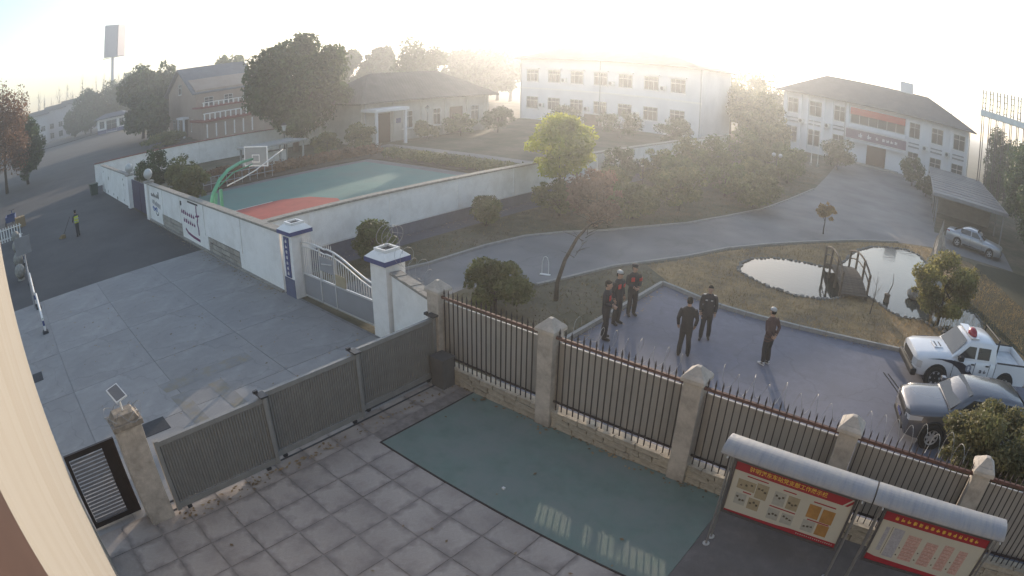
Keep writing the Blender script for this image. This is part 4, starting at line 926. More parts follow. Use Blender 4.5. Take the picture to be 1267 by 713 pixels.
# trees
tree('yellow_green_tree', 'bright yellow-green tree in front of the garden wall', 'tree', (-18.5, 26.4, 0), 2.6, (0, 0, 3.35), (1.95, 1.95, 1.7), 34, 7500, .095, G_YEL, 11, None, .11)
tree('evergreen_tree', 'big dark evergreen tree left of the bungalow', 'tree', (-53.0, 30.5, 0), 6, (0, 0, 6.6), (5.6, 5.6, 5.3), 70, 18000, .2, G_DARK, 12, None, .3, cr=.3)
tree('evergreen_tree', 'hazy conical tree rising behind the bungalow roof', 'tree', (-76, 68, 0), 7, (0, 0, 7.2), (4.4, 4.4, 5.6), 36, 8000, .22, G_DARK, 13, None, .3)
for k, (az, d, h_, w_, lab) in enumerate([(170.9, 197, 15.0, 12, 'dark round evergreen between the far row houses and the guard booth'), (168.6, 200, 16.2, 13, 'dark round evergreen right behind the guard booth'), (166.6, 196, 17.0, 13, 'dark evergreen behind the right end of the guard booth'), (165.4, 118, 13.8, 9.5, 'tall dark evergreen left of the gabled house'),
        (163.6, 122, 14.2, 9.5, 'dark evergreen pressed against the gabled house'), (164.3, 104, 8.0, 6.0, 'smaller dark evergreen in front of the gabled house end'), (172.6, 205, 10, 8, 'small dark evergreen before the far row houses')]):
    x, y = d * math.cos(R(az)), d * math.sin(R(az))
    tree('evergreen_tree', lab, 'tree', (x, y, 0), h_ * .5, (0, 0, h_ * .53), (w_ / 2, w_ / 2, h_ * .47), 44, 6000, .34, G_DARK, 20 + k, 'dark evergreens by the far road', .3)
bush('low yellowish hedge plant on the verge before the gabled house', (-86, 26.0), 2.2, 7.5, 3000, .14, G_OLIVE)
for k, (az, d, h_, w_, lab) in enumerate([(156.4, 130, 14.8, 8, 'olive round tree behind the gabled roof ridge'), (152.4, 118, 12.0, 6.5, 'dark round tree between the gabled house and the big evergreen'), (144.3, 125, 11.8, 9, 'far hazy tree right of the big evergreen'), (141.6, 128, 12.4, 7.5, 'far hazy upright tree behind the bungalow'),
        (135.2, 130, 12.0, 9, 'far hazy tree beyond the field, nearest the conical tree'), (132.2, 134, 12.2, 9, 'far hazy broad tree in the middle of the field edge'), (129.8, 132, 12.0, 8, 'far hazy tree beside the two-storey block roof'), (133.7, 131, 11.6, 8, 'far hazy tree, second from the conical tree along the field edge'), (131.0, 136, 11.8, 8.5, 'far hazy tree, second from the two-storey block along the field edge'), (146.5, 122, 11, 8, 'far hazy tree just right of the big evergreen crown')]):
    x, y = d * math.cos(R(az)), d * math.sin(R(az))
    tree('distant_tree', lab, 'tree', (x, y, 0), h_ * .5, (0, 0, h_ * .56), (w_ / 2, w_ / 2, h_ * .44), 26, 3800, .38, G_MID if k == 0 else G_DARK, 30 + k, 'hazy distant trees', .3)
for k, (x, y, h_, w_, lab) in enumerate([(-29.6, 86.0, 8.9, 7.5, 'tall hazy tree at the right end of the two-storey block'), (-19.5, 68, 6.9, 5.6, 'hazy tree left of the white building corner'), (-16.2, 60, 4.6, 4.6, 'smaller hazy tree before the white building corner'), (-25, 80, 8.4, 6.5, 'hazy tree behind the left end of the white building'), (-25.5, 93, 10.5, 8, 'far hazy tree in the gap between the two large buildings'), (-33, 101, 11, 9, 'far hazy tree behind the right end of the two-storey block')]):
    tree('hazy_tree', lab, 'tree', (x, y, 0), h_ * .5, (0, 0, h_ * .58), (w_ / 2, w_ / 2, h_ * .42), 30, 4200, .17, G_OLIVE, 50 + k, 'trees beside the white building', .18)
for k, (x, y, h_, w_, lab) in enumerate([(10.4, 29.5, 6.4, 5.2, 'dark evergreen at the right edge behind the pond'), (11.4, 35.5, 7.4, 6, 'dark evergreen at the right edge behind the silver car bonnet'), (12.0, 42.5, 8.0, 6.5, 'dark evergreen right of the carport near end'), (12.2, 50.0, 8.4, 6.5, 'dark evergreen right of the carport middle'), (13.0, 58.0, 8.8, 6.5, 'dark evergreen right of the carport far end'), (11.6, 74.0, 9.0, 5.5, 'evergreen at the right corner of the white building')]):
    tree('evergreen_tree', lab, 'tree', (x, y, 0), h_ * .45, (0, 0, h_ * .52), (w_ / 2, w_ / 2, h_ * .48), 36, 7000, .14, G_DARK, 70 + k, 'dark evergreens along the right edge', .2)
tree('orange_sapling', 'small round sapling with orange leaves at the driveway edge', 'tree', (-5.2, 33.9, 0), 1.3, (0, 0, 1.35), (.62, .62, .5), 16, 1500, .06, G_ORG, 90, None, .035)
tree('cypress_tree', 'dark cypress by the left roadside', 'tree', (-84, 2.6, 0), 4, (0, 0, 4.6), (2.7, 2.7, 4.2), 34, 7000, .18, G_DARK, 91, None, .2)
tree('withered_tree', 'rust-brown withered tree at the left roadside edge', 'tree', (-80, -1.0, 0), 8, (0, 0, 8.0), (4.6, 4.6, 6.8), 44, 11000, .15, G_RUST, 92, None, .22, shell=.2)
def bare(name, label, loc, h, r0, nb, seed, group=None, spread=.5, upright=.8, cat='tree'):
    o = empty(name, (loc[0], loc[1], 0), 0, label, cat, group); rs = random.Random(seed)
    mb = MB().tube([(0, 0, 0), (rs.uniform(-.05, .05) * h, rs.uniform(-.05, .05) * h, h * .5), (0, 0, h)], [r0, r0 * .6, r0 * .1], 6)
    mb.build('trunk', BARK(), o)
    b = MB()
    for k in range(nb):
        z = h * rs.uniform(.25, .9); a = rs.uniform(0, 6.28); L_ = h * rs.uniform(.15, .4) * (1.1 - z / h)
        e = Vector((math.cos(a) * spread * L_ * 2, math.sin(a) * spread * L_ * 2, z + L_ * upright * 1.6))
        m_ = Vector((math.cos(a) * spread * L_ * .9, math.sin(a) * spread * L_ * .9, z + L_ * upright * .6))
        b.tube([(0, 0, z), m_, e], [r0 * .3, r0 * .18, r0 * .05], 4)
        for q in range(2):
            a2 = a + rs.uniform(-1, 1); b.tube([m_, m_ + Vector((math.cos(a2) * L_ * .5, math.sin(a2) * L_ * .5, L_ * .5))], [r0 * .14, r0 * .04], 4)
    b.build('branches', BARK(), o)
    return o
for k in range(13):
    az = 176.5 - k * .78 + rnd.uniform(-.2, .2); d = 285 + rnd.uniform(-10, 30)
    bare('bare_poplar', 'thin bare poplar on the far left horizon, number %s from the left' % ['one', 'two', 'three', 'four', 'five', 'six', 'seven', 'eight', 'nine', 'ten', 'eleven', 'twelve', 'thirteen'][k], (d * math.cos(R(az)), d * math.sin(R(az))), 21 + rnd.uniform(-3, 4), .28, 12, 200 + k, 'bare poplars on the far left horizon', .16, 1.1)
bare('bare_shrub', 'bare twiggy sapling among the hazy shrubs', (-16.2, 31.6), 3.0, .04, 16, 230, None, .55, .7)
bare('bare_sapling', 'thin bare sapling on the bank beside the footbridge', (-.9, 22.6), 1.7, .025, 7, 231, None, .4, .9)
lt_ = empty('leaning_tree', (-10.95, 15.7, 0), 0, 'thin bare tree leaning to the right on the soil left of the yard', 'tree')
MB().tube([(0, 0, -.05), (-.05, .1, .6), (-.05, .5, 1.3), (.1, .95, 2.0), (.35, 1.3, 2.45), (.65, 1.6, 2.6), (1.0, 1.75, 2.4)], [.09, .075, .065, .055, .04, .025, .01], 7).build('trunk', BARK(), lt_, smooth=True)
b = MB(); rs_ = random.Random(8)
for k in range(16):
    t = rs_.uniform(.5, 1); p = Vector((-.05 + .5 * t * t, .1 + 1.4 * t, 2.5 * t)); a = rs_.uniform(0, 6.28); L_ = rs_.uniform(.3, .8)
    b.tube([p, p + Vector((math.cos(a) * L_ * .5, math.sin(a) * L_ * .5, L_ * .3)), p + Vector((math.cos(a) * L_, math.sin(a) * L_, L_ * .5))], [.014, .009, .003], 4)
b.build('branches', BARK(), lt_)
structure('lawn', MB().sheet([(3.2, 27.4), (9, 20.6), (40, 20.6), (40, 37.4), (8.6, 38.4), (5.5, 37.6)], .012), mat('shaded_lawn', (0.035, 0.04, 0.022), 0.95, 0.25, 3, bump=.4))  # shade over this ground is put into the dark lawn colour
# reeds at the pond's right basin
rp = MB(); rs_ = random.Random(12)
for k in range(60):
    x, y = 1.8 + rs_.uniform(0, 2.8), 23.2 + rs_.uniform(-.2, .8)
    rp.tube([(x, y, 0), (x + rs_.uniform(-.1, .1), y, .4), (x + rs_.uniform(-.3, .3), y + rs_.uniform(-.2, .2), rs_.uniform(.6, 1.1))], [.01, .008, .002], 3)
tag(rp.build('reeds', MATS['straw']), 'thin dry reeds along the pond edge behind the white pickup', 'reeds', kind='stuff')

# ================================================================ FOOTBRIDGE, ROCKS, LAMPS, HOOP
mwood = mat('weathered_wood', (0.11, 0.085, 0.065), 0.85, 0.25, 6, stretch=(1, 1, 1), rand=0.2, bump=.3)
fb = empty('footbridge', (-2.55, 25.4, 0), math.atan2(-3.2, 1.35), 'small arched wooden footbridge with railings across the pond', 'footbridge')
BL = 3.9
def arch(t): return .18 + .42 * (1 - (2 * t - 1) ** 2)
for k in range(24):
    t = (k + .5) / 24; x = (t - .5) * BL
    o = link('plank', bpy.data.meshes.get('plank_me') or MB().box(-.074, .074, -.62, .62, -.02, .02).mesh('plank_me', mwood), fb, (x, 0, arch(t) + .02))
    o.rotation_euler = (0, -math.atan((arch(t + .02) - arch(t - .02)) / (.04 * BL)), 0)
for s in (-.55, .55):
    MB().tube([((t - .5) * BL, s, arch(t) - .06) for t in [q / 8 for q in range(9)]], .06, 6).build('beam', mwood, fb)
    for t in (.06, .36, .68, .95): MB().box((t - .5) * BL - .045, (t - .5) * BL + .045, s - .045 + (.09 if s > 0 else -.09), s + .045 + (.09 if s > 0 else -.09), -.1, arch(t) + .85).build('post', mwood, fb)
    MB().tube([((t - .5) * BL, s + (.09 if s > 0 else -.09), arch(t) + .8) for t in [.03 + .94 * q / 8 for q in range(9)]], .045, 6).build('handrail', mwood, fb)
    MB().tube([((t - .5) * BL, s + (.09 if s > 0 else -.09), arch(t) + .45) for t in [.03 + .94 * q / 8 for q in range(9)]], .03, 6).build('mid_rail', mwood, fb)
rk = empty('rock_group', (1.7, 28.6, 0), 0, 'jagged upright rockery stones rising from the pond beside the bamboo clump', 'rocks')
mrock = mat('rockery', (0.36, 0.32, 0.28), 0.9, 0.3, 4, bump=.8)
def crag(seed, w_, h_):
    bm = bmesh.new(); bmesh.ops.create_icosphere(bm, subdivisions=2, radius=1); r = random.Random(seed)
    for v in bm.verts: v.co = Vector((v.co.x * w_ * r.uniform(.35, 1.3), v.co.y * w_ * r.uniform(.35, 1.3), (v.co.z + .8) * h_ * .6 * r.uniform(.65, 1.25)))
    me = bpy.data.meshes.new('rock'); bm.to_mesh(me); bm.free(); me.materials.append(mrock); return me
for k, (x, y, w_, h_) in enumerate([(0, 0, .4, 1.5), (.35, .8, .42, 2.2), (.2, 1.7, .38, 2.6), (.5, 2.5, .45, 1.9), (-.7, -2.4, .4, .5), (.2, -1.2, .5, .9), (-.2, .6, .3, 1.2)]): link('rock', crag(k, w_, h_), rk, (x, y, 0))
st_ = empty('stump', (-.35, 24.6, 0), 0, 'small weathered stump with a thin twig standing in the pond', 'stump')
MB().lathe([(.16, 0), (.13, .2), (.15, .36), (.1, .38)], (0, 0, 0), 9).build('stump_body', mwood, st_); MB().tube([(0, 0, .3), (.15, .1, .8), (.1, .3, 1.2)], [.03, .02, .008], 5).build('twig', BARK(), st_)
mglobe = MATS['milk_glass']
def lamp_post(loc, h, lab):
    o = empty('lamp_post', (loc[0], loc[1], 0), 0, lab, 'lamp post', 'garden lamp posts')
    MB().lathe([(.14, 0), (.14, .12), (.06, .3), (.045, h - .7)], (0, 0, 0), 8).build('post', MATS['iron_dark'], o)
    MB().lathe([(.12, h - .7), (.24, h - .2), (.22, h - .18)], (0, 0, 0), 6).build('lantern', mglobe, o)
    MB().lathe([(.3, h - .178), (.1, h - .02), (.03, h + .08)], (0, 0, 0), 6).build('hood', MATS['iron_dark'], o)
lamp_post((-46.9, 43.0), 3.6, 'garden lamp post with lantern in front of the bungalow')
lamp_post((-47.6, 26.2), 3.55, 'garden lamp post with lantern at the far court corner')
tl = empty('globe_lamp', (-11.4, 45.0, 0), 0, 'low lamp standard with white globes among the driveway shrubs', 'lamp')
MB().tube([(0, 0, 0), (0, 0, 2.6)], .04, 8).build('post', MATS['iron_dark'], tl)
for dx in (-.28, .28): MB().tube([(0, 0, 2.3), (dx, 0, 2.35), (dx, 0, 2.5)], .02, 6).build('arm', MATS['iron_dark'], tl); MB().lathe([(.05, -.16), (.14, -.1), (.18, 0), (.14, .1), (.05, .16)], (dx, 0, 2.66), 12).build('globe', mglobe, tl, smooth=True)
for x, lab in ((-12.5, 'thin white flagpole left of the entrance, the left of two'), (-11.7, 'thin white flagpole left of the entrance, the right of two')):
    f = empty('flagpole', (x, 65.6, 0), 0, lab, 'flagpole', 'flagpoles by the entrance')
    MB().lathe([(.05, .3), (.03, 5.0), (.05, 5.02), (.02, 5.1)], (0, 0, 0), 8).build('pole', mwhite, f); MB().box(-.2, .2, -.2, .2, 0, .3).build('base', mcap, f)
bh = empty('basketball_hoop', (-29.2, 11.5, 0), 0, 'green basketball stand with glass backboard beside the road wall', 'basketball hoop')
mgreen = mat('hoop_green', (0.09, 0.36, 0.22), 0.5, 0.1, 4)
MB().beam((.5, -.4, 0), (.35, 0, 2.2), .14, .14).build('leg', mgreen, bh); MB().beam((-.15, .5, 0), (.2, .35, 2.3), .14, .14).build('leg', mgreen, bh)
MB().tube([(.55, -.5, 1.5), (.62, -.25, 2.3), (.5, .2, 2.85), (.1, .9, 3.2), (-.6, 2.0, 3.36), (-1.25, 3.1, 3.32)], [.12, .12, .11, .1, .09, .07], 8).build('arm', mgreen, bh, smooth=True)
MB().tube([(.35, .2, 2.5), (-.3, 1.4, 2.95), (-1.2, 3.05, 3.05)], .035, 6).build('brace', mgreen, bh)
brd = MB().box(-.9, .9, -.02, .02, -.55, .55).build('backboard', mat('backboard_glass', (0.3, 0.31, 0.31), 0.2, 0.05, 3, spec=.6), bh, loc=(-1.4, 3.4, 3.42)); brd.rotation_euler = (0, 0, R(22))
fm = MB()
for a in ((-.92, -.86, -.57, .57), (.86, .92, -.57, .57), (-.86, .86, -.57, -.51), (-.86, .86, .51, .57)): fm.box(a[0], a[1], -.03, .03, a[2], a[3])
for a in ((-.3, -.25, -.35, .1), (.25, .3, -.35, .1), (-.25, .25, .05, .1), (-.25, .25, -.35, -.3)): fm.box(a[0], a[1], -.028, -.021, a[2], a[3]); fm.box(a[0], a[1], .021, .028, a[2], a[3])
fm.build('board_frame', mwhite, brd)
MB().tube([(.23 * math.cos(a), .3 + .23 * math.sin(a), -.36) for a in [q * .524 for q in range(13)]], .012, 5).build('rim', mat('rim_orange', (0.5, 0.12, 0.04), 0.5, 0.1, 4), brd)
tag(MB().tube([(-29.6, 12.5, 2.3), (-29.2, 13.3, 2.6), (-29.05, 14.1, 2.9), (-29.1, 15.0, 3.3), (-29.3, 16.0, 3.7)], [.035, .035, .033, .03, .025], 6).build('curved_pole', mwhite, smooth=True), 'thin curved white pole passing in front of the basketball backboard', 'pole')
cs = empty('concrete_shelter', (-45.2, 23.6, 0), R(8), 'low flat-roofed concrete shelter with slim posts beyond the court', 'shelter')
MB().box(-1.4, 1.4, -2.8, 2.8, 2.1, 2.25).build('roof', mat('pale_concrete', (0.3, 0.3, 0.29), 0.85, 0.12, 3), cs)
for x in (-1.2, 1.2):
    for y in (-2.5, 0, 2.5): MB().box(x - .07, x + .07, y - .07, y + .07, 0, 2.098).build('post', MATS['pale_concrete'], cs)
MB().box(-1.25, -1.15, -2.4, 2.4, .0, 1.3).build('back_panel', mwhitew, cs)
rl = empty('garden_railing', (-41.6, 17.2, 0), R(90), 'thin grey railing along the far end of the court', 'railing')
for k in range(14): MB().box(-4.4 + k * .68, -4.36 + k * .68, -.02, .02, 0, 1.0).build('post', msheet, rl)
for z in (.5, 1.0): MB().box(-4.5, 4.6, -.025, .025, z + .002, z + .05).build('rail', msheet, rl)
# ---------------------------------------------------------------- left roadside
for k, (x0, x1, lab) in enumerate([(-26.3, -22.6, 'white pipe barrier rail on dark feet, nearest the building edge'), (-30.4, -26.5, 'white pipe barrier rail on dark feet, at the signpost'), (-35.2, -30.6, 'white pipe barrier rail beside the concrete balls'), (-42.8, -35.5, 'white pipe barrier rail furthest along the left kerb')]):
    o = empty('barrier_rail', ((x0 + x1) / 2, .3 - k * .08, 0), 0, lab, 'barrier', 'white barrier rails on the left kerb'); L_ = (x1 - x0) / 2
    MB().tube([(-L_, 0, .62), (L_, 0, .62)], .05, 8).build('pipe', mwhite, o)
    for x in (-L_ + .15, L_ - .15):
        MB().tube([(x, 0, .05), (x, 0, .62)], .045, 8).build('upright', mwhite, o); MB().tube([(x, 0, .3), (x, 0, .5)], .05, 8).build('blue_sleeve', mblue, o)
        MB().frustum(x, 0, .0, .1, .42, .3, .3, .2).build('foot', MATS['iron_dark'], o)
for k, x in enumerate((-32.3, -35.4, -39.6, -43.3)):
    o = empty('ball_bollard', (x, -.35, 0), 0, ['stone ball bollard nearest the signpost', 'second stone ball bollard from the signpost', 'third stone ball bollard from the signpost', 'stone ball bollard nearest the white picket fence'][k], 'bollard', 'stone ball bollards')
    MB().lathe([(.05, .06), (.22, .13), (.34, .3), (.38, .46), (.34, .62), (.22, .78), (.05, .85)], (0, 0, 0), 14).build('ball', mcap, o, smooth=True); MB().lathe([(.26, 0), (.24, .07)], (0, 0, 0), 12).build('base', mcap, o)
sp = empty('road_sign', (-26.4, .1, 0), 0, 'grey rectangular road sign seen from behind on a thin post', 'road sign')
MB().tube([(0, 0, 0), (0, 0, 3.2)], .04, 8).build('post', msheet, sp); MB().box(.05, .08, -.42, .42, 2.45, 3.2).build('board', mat('sign_back', (0.24, 0.24, 0.25), 0.5, 0.08, 3), sp)
pf = empty('picket_fence', (-44.6, -.9, 0), R(90), 'short white picket fence at the left kerb', 'fence')
for k in range(9): MB().box(-1 + k * .25, -.9 + k * .25, -.015, .015, .05, 1.1).build('picket', mwhite, pf)
for z in (.25, .9): MB().box(-1.1, 1.2, .016, .04, z, z + .07).build('rail', mwhite, pf)
tr = empty('cargo_tricycle', (-51.5, -.55, 0), R(175), 'blue cargo tricycle parked at the left kerb', 'tricycle')
mtri = mat('tricycle_blue', (0.04, 0.07, 0.17), 0.5, 0.1, 4); mrub = mat('rubber', (0.02, 0.02, 0.02), 0.85, 0.2, 9)
trb = MB().box(-1.3, .3, -.5, .5, .55, .6)
for a in ((-1.3, .3, -.5, -.45), (-1.3, .3, .45, .5), (-1.3, -1.25, -.45, .45), (.25, .3, -.45, .45)): trb.box(a[0], a[1], a[2], a[3], .6, 1.0)
trb.build('cargo_box', mtri, tr)
MB().tube([(.3, 0, .55), (.8, 0, .5), (1.2, 0, .95), (1.15, 0, 1.15)], .05, 6).build('frame', mtri, tr); MB().tube([(1.12, -.33, 1.2), (1.16, 0, 1.15), (1.12, .33, 1.2)], .02, 6).build('handlebar', MATS['iron_dark'], tr)
MB().box(.4, .75, -.16, .16, .8, .9).build('saddle', mrub, tr, bevel=.03); MB().tube([(1.18, 0, 1.0), (1.38, 0, .3)], .03, 6).build('fork', MATS['iron_dark'], tr)
wme = MB().lathe([(.2, -.05), (.3, -.045), (.32, 0), (.3, .045), (.2, .05)], (0, 0, 0), 16).mesh('wheel', mrub)
for x, y in ((1.38, 0), (-.8, -.55), (-.8, .55)): link('wheel', wme, tr, (x, y, .32), rot=(R(90), 0, 0))
bx_ = empty('carton', (-49.8, .3, 0), R(10), 'tan cardboard carton standing at the left kerb', 'box')
MB().box(-.4, .4, -.45, .45, 0, .8).build('carton_body', mat('cardboard', (0.3, 0.21, 0.12), 0.9, 0.1, 4), bx_); MB().box(-.4, .4, -.04, .04, .801, .806).build('tape', mat('tape', (0.4, 0.33, 0.2), 0.4, 0.05, 4), bx_)
wb = empty('waste_bin', (-55.2, 8.7, 0), 0, 'dull green waste bin by the end of the stained road wall', 'bin')
MB().frustum(0, 0, 0, .95, .8, .95, .65, .8).build('bin_body', mat('bin_green', (0.05, 0.075, 0.06), 0.7, 0.15, 4), wb); MB().box(-.5, .5, -.43, .43, .952, 1.02).build('lid', MATS['bin_green'], wb)
tag(MB().tube([(-70, -6 + 22 * t, 5.2 - 2.4 * t * (1 - t)) for t in [q / 10 for q in range(11)]], .02, 5).build('overhead_cable', MATS['iron_dark']), 'thin overhead cable sagging across the far road', 'cable')
tag(MB().box(-.03, .03, -.025, .025, 0, .035).build('paper_scrap', mwhite, loc=(-5.9, 7.05, .032)), 'tiny white paper scrap on the green pitch', 'litter')
rc = empty('barrier_hoop', (-12.75, 17.5, 0), R(20), 'white hoop-shaped parking barrier at the driveway edge', 'barrier')
MB().tube([(-.13, 0, 0), (-.12, 0, .5), (-.07, 0, .68), (0, 0, .72), (.07, 0, .68), (.12, 0, .5), (.13, 0, 0)], .012, 7).build('hoop', mwhite, rc); MB().box(-.2, .2, -.06, .06, 0, .03).build('foot', mwhite, rc)
for dx in (0.0, .17):  # dark tubes laid on the paving stand in for pole shadows
    tag(MB().tube([(.28 + dx, 17.6, .02), (.8 + dx, 16.75, .02), (1.3 + dx, 15.85, .02)], .016, 5).build('pole_shadow_line', MATS['rubber']), 'thin dark line standing for a pole shadow on the paved yard before the pickup, the %s of two' % ('left' if dx == 0 else 'right'), 'cable', 'pole shadow lines on the paved yard')
# wind-blown leaves along the foot of walls and fence
rs = np.random.RandomState(44); P = []
for (xa, ya, xb, yb, n_, sp) in [(-36.5, 9.55, -18.7, 9.55, 500, .22), (-9.5, 9.38, -2.3, 9.38, 160, .12), (-9.55, 1.6, -9.5, 9.2, 140, .1), (-20.5, 11, -20.5, 45, 500, .3), (-8.7, 10, -8.7, 19.3, 260, .25), (-8, 19.0, 0, 19.2, 200, .2), (-26, 0.5, -11, 9, 160, 2.2), (-7, 1, -3, 6, 60, 1.4)]:
    t = rs.rand(n_, 1); P.append(np.hstack([xa + (xb - xa) * t, ya + (yb - ya) * t]) + rs.normal(size=(n_, 2)) * sp)
P = np.vstack(P); n_ = len(P); a = rs.rand(n_) * 6.28; s_ = .025 + .035 * rs.rand(n_); z0 = np.where(P[:, 1] < 9.45, .04, .035) + rs.rand(n_) * .01
V = np.stack([np.stack([P[:, 0] + np.cos(a + k * 1.57) * s_ * (1 if k % 2 else .55), P[:, 1] + np.sin(a + k * 1.57) * s_ * (1 if k % 2 else .55), z0 + (rs.rand(n_) - .3) * .02], 1) for k in range(4)], 1).reshape(-1, 3)
tag(link('fallen_leaves', np_mesh('fallen_leaves', V, np.arange(len(V)).reshape(-1, 4), leafmat('dead_leaf', (0.2, 0.13, 0.07), (0.33, 0.24, 0.14), .2))), 'scattered dead leaves along the wall feet and paving', 'leaves', kind='stuff')

# ================================================================ NOTICE BOARDS
def text_mesh(txt, size, m, name='lettering', ext=0.0):
    cu = bpy.data.curves.new(name, 'FONT'); cu.body = txt; cu.size = size; cu.align_x = 'CENTER'; cu.align_y = 'CENTER'; cu.extrude = ext; cu.resolution_u = 3; cu.offset = size * .012
    o = bpy.data.objects.new(name, cu); COL.objects.link(o); bpy.context.view_layer.update()
    dg = bpy.context.evaluated_depsgraph_get(); me = bpy.data.meshes.new_from_object(o.evaluated_get(dg))
    bpy.data.objects.remove(o); bpy.data.curves.remove(cu); me.materials.clear(); me.materials.append(m); return me
mbd = mat('board_white', (0.5, 0.485, 0.42), 0.5, 0.03, 3); mred = mat('board_red', (0.33, 0.028, 0.04), 0.5, 0.06, 3); myel = mat('letter_yellow', (0.75, 0.5, 0.08), 0.6, 0.05, 5)
mtan = mat('print_tan', (0.33, 0.28, 0.19), 0.6, 0.12, 9); mtan2 = mat('print_grey', (0.36, 0.36, 0.33), 0.6, 0.12, 9); morg = mat('print_orange', (0.36, 0.19, 0.06), 0.6, 0.2, 6); mink = mat('print_ink', (0.12, 0.1, 0.08), 0.7, 0.1, 9); mpink = mat('print_pink', (0.5, 0.33, 0.29), 0.6, 0.25, 30); mlil = mat('print_lilac', (0.36, 0.36, 0.4), 0.6, 0.2, 30)
mcan = mat('canopy_sheet', (0.27, 0.275, 0.295), 0.45, 0.12, 2.5, 0.4, 1.5, (0.33, 0.32, 0.315), stretch=(6, 1, 1), metal=0.1)
def notice(x0, lab, second=False):
    W_ = 2.22; o = empty('notice_board', (x0 + W_ / 2, 8.0, 0), 0, lab, 'notice board', 'notice boards by the fence')
    # curved canopy
    cm = MB(); K = 14; l0, l1 = -W_ / 2 - .26, W_ / 2 + .26
    if second: l0 = -W_ / 2 - .33 + .01; l1 = W_ / 2 + .18
    else: l1 = W_ / 2 + .28
    prof = [(.3 * math.cos(a), .16 * math.sin(a) + .225) for a in [R(8 + 162 * k / K) for k in range(K + 1)]]
    vs = []
    for (dy, dz) in prof: vs += [(l0, dy, 1.98 + dz), (l1, dy, 1.98 + dz)]
    for (dy, dz) in prof: vs += [(l0, dy * .97, 1.965 + dz * .97), (l1, dy * .97, 1.965 + dz * .97)]
    n2 = 2 * (K + 1)
    fs = [(2 * k, 2 * k + 1, 2 * k + 3, 2 * k + 2) for k in range(K)] + [(n2 + 2 * k + 2, n2 + 2 * k + 3, n2 + 2 * k + 1, n2 + 2 * k) for k in range(K)]
    fs += [(2 * k, 2 * k + 2, n2 + 2 * k + 2, n2 + 2 * k) for k in range(K)] + [(2 * k + 1, n2 + 2 * k + 1, n2 + 2 * k + 3, 2 * k + 3) for k in range(K)]
    fs += [(0, n2, n2 + 1, 1), (2 * K, 2 * K + 1, n2 + 2 * K + 1, n2 + 2 * K)]
    cm.add(vs, fs).build('canopy', mcan, o, smooth=False, loc=(0, .03, 0))
    for x in (-W_ / 2 - .12, W_ / 2 + .12):
        for y in (-.02, .2): MB().tube([(x, y, 0), (x, y, 2.2)], .022, 8).build('post', mat('post_steel', (0.3, 0.29, 0.28), 0.4, 0.1, 6, metal=.4), o)
        for y in (-.02, .2): MB().lathe([(.07, 0.027), (.07, .04)], (x, y, 0), 10).build('foot_plate', msteel, o)
        MB().tube([(x, -.3, 2.2), (x, .3, 2.2)], .018, 6).build('canopy_arm', msteel, o)
    bd_ = MB().box(-W_ / 2, W_ / 2, -.02, .03, .95, 2.02).build('panel', mbd, o)
    mf = MB()
    for a in ((-W_ / 2 - .045, -W_ / 2 - .001, .9, 2.06), (W_ / 2 + .001, W_ / 2 + .045, .9, 2.06)): mf.box(a[0], a[1], -.04, .05, a[2], a[3])
    mf.box(-W_ / 2, W_ / 2, -.04, .05, .9, .948).box(-W_ / 2, W_ / 2, -.04, .05, 2.022, 2.06)
    mf.build('frame', mat('frame_grey', (0.14, 0.13, 0.13), 0.4, 0.1, 4, metal=.5), o)
    y = -.0215
    def rect(mb, a0, a1, c0, c1, yy=y, m=0): mb.quad((a0, yy, c0), (a1, yy, c0), (a1, yy, c1), (a0, yy, c1), m)
    pr = MB(); r = random.Random(3 + second)
    if not second:
        pr.add([(-1.11, y, 1.845), (.93, y, 1.845), (1.09, y, 2.02), (-1.11, y, 2.02)], [(0, 1, 2, 3)], 1)
        pr.add([(.97, y, 1.845), (1.03, y, 1.845), (1.11, y, 1.93), (1.11, y, 2.0)], [(0, 1, 2, 3)], 1)
        pr.add([(-1.11, y, .95), (1.11, y, .95), (1.11, y, 1.045), (.18, y, 1.045), (-.05, y, 1.02), (-1.11, y, .985)], [(0, 1, 2, 3, 4, 5)], 1)
        for (a0, a1, c0, c1, m) in [(-1.0, -.66, 1.5, 1.7, 2), (-.645, -.42, 1.42, 1.73, 2), (-.98, -.77, 1.17, 1.41, 3), (-.72, -.5, 1.15, 1.39, 2),
                (-.3, -.08, 1.42, 1.7, 3), (-.04, .18, 1.42, 1.7, 2), (-.32, -.1, 1.1, 1.33, 3), (-.05, .18, 1.1, 1.32, 3), (.37, .6, 1.4, 1.68, 4), (.64, .88, 1.38, 1.66, 4), (.36, .6, 1.1, 1.34, 3), (.64, .87, 1.1, 1.34, 4)]:
            rect(pr, a0, a1, c0, c1, y - .001, m)
            for q in range(3):
                if m != 4: glyph(pr, a0 + (a1 - a0) * (.22 + .28 * q), c0 + (c1 - c0) * r.uniform(.35, .7), .05, r, y - .004, 5)
        for (a0, a1, c) in [(-.86, -.46, 1.79), (-.86, -.7, 1.455), (-.17, .08, 1.765), (-.32, .18, 1.375), (.42, .85, 1.74), (.42, .85, 1.36)]: rect(pr, a0, a1, c - .012, c + .012, y - .0012, 1)
        tag(pr.build('printed_sheet', [mbd, mred, mtan, mtan2, morg, mink], bd_), kind='stuff')
        t = link('lettering', text_mesh('驻明港东车站党支部工作展示栏', .105, myel), bd_, (-.12, y - .002, 1.932)); t.rotation_euler = (R(90), 0, 0); tag(t, kind='stuff')
        t2 = MB()
        for k in range(18): glyph(t2, .33 + k * .042, 1.0, .026, r, y - .002, 0)
        tag(t2.build('lettering', mbd, bd_), kind='stuff')
    else:
        rect(pr, -1.11, 1.11, 1.84, 2.02, y, 1)
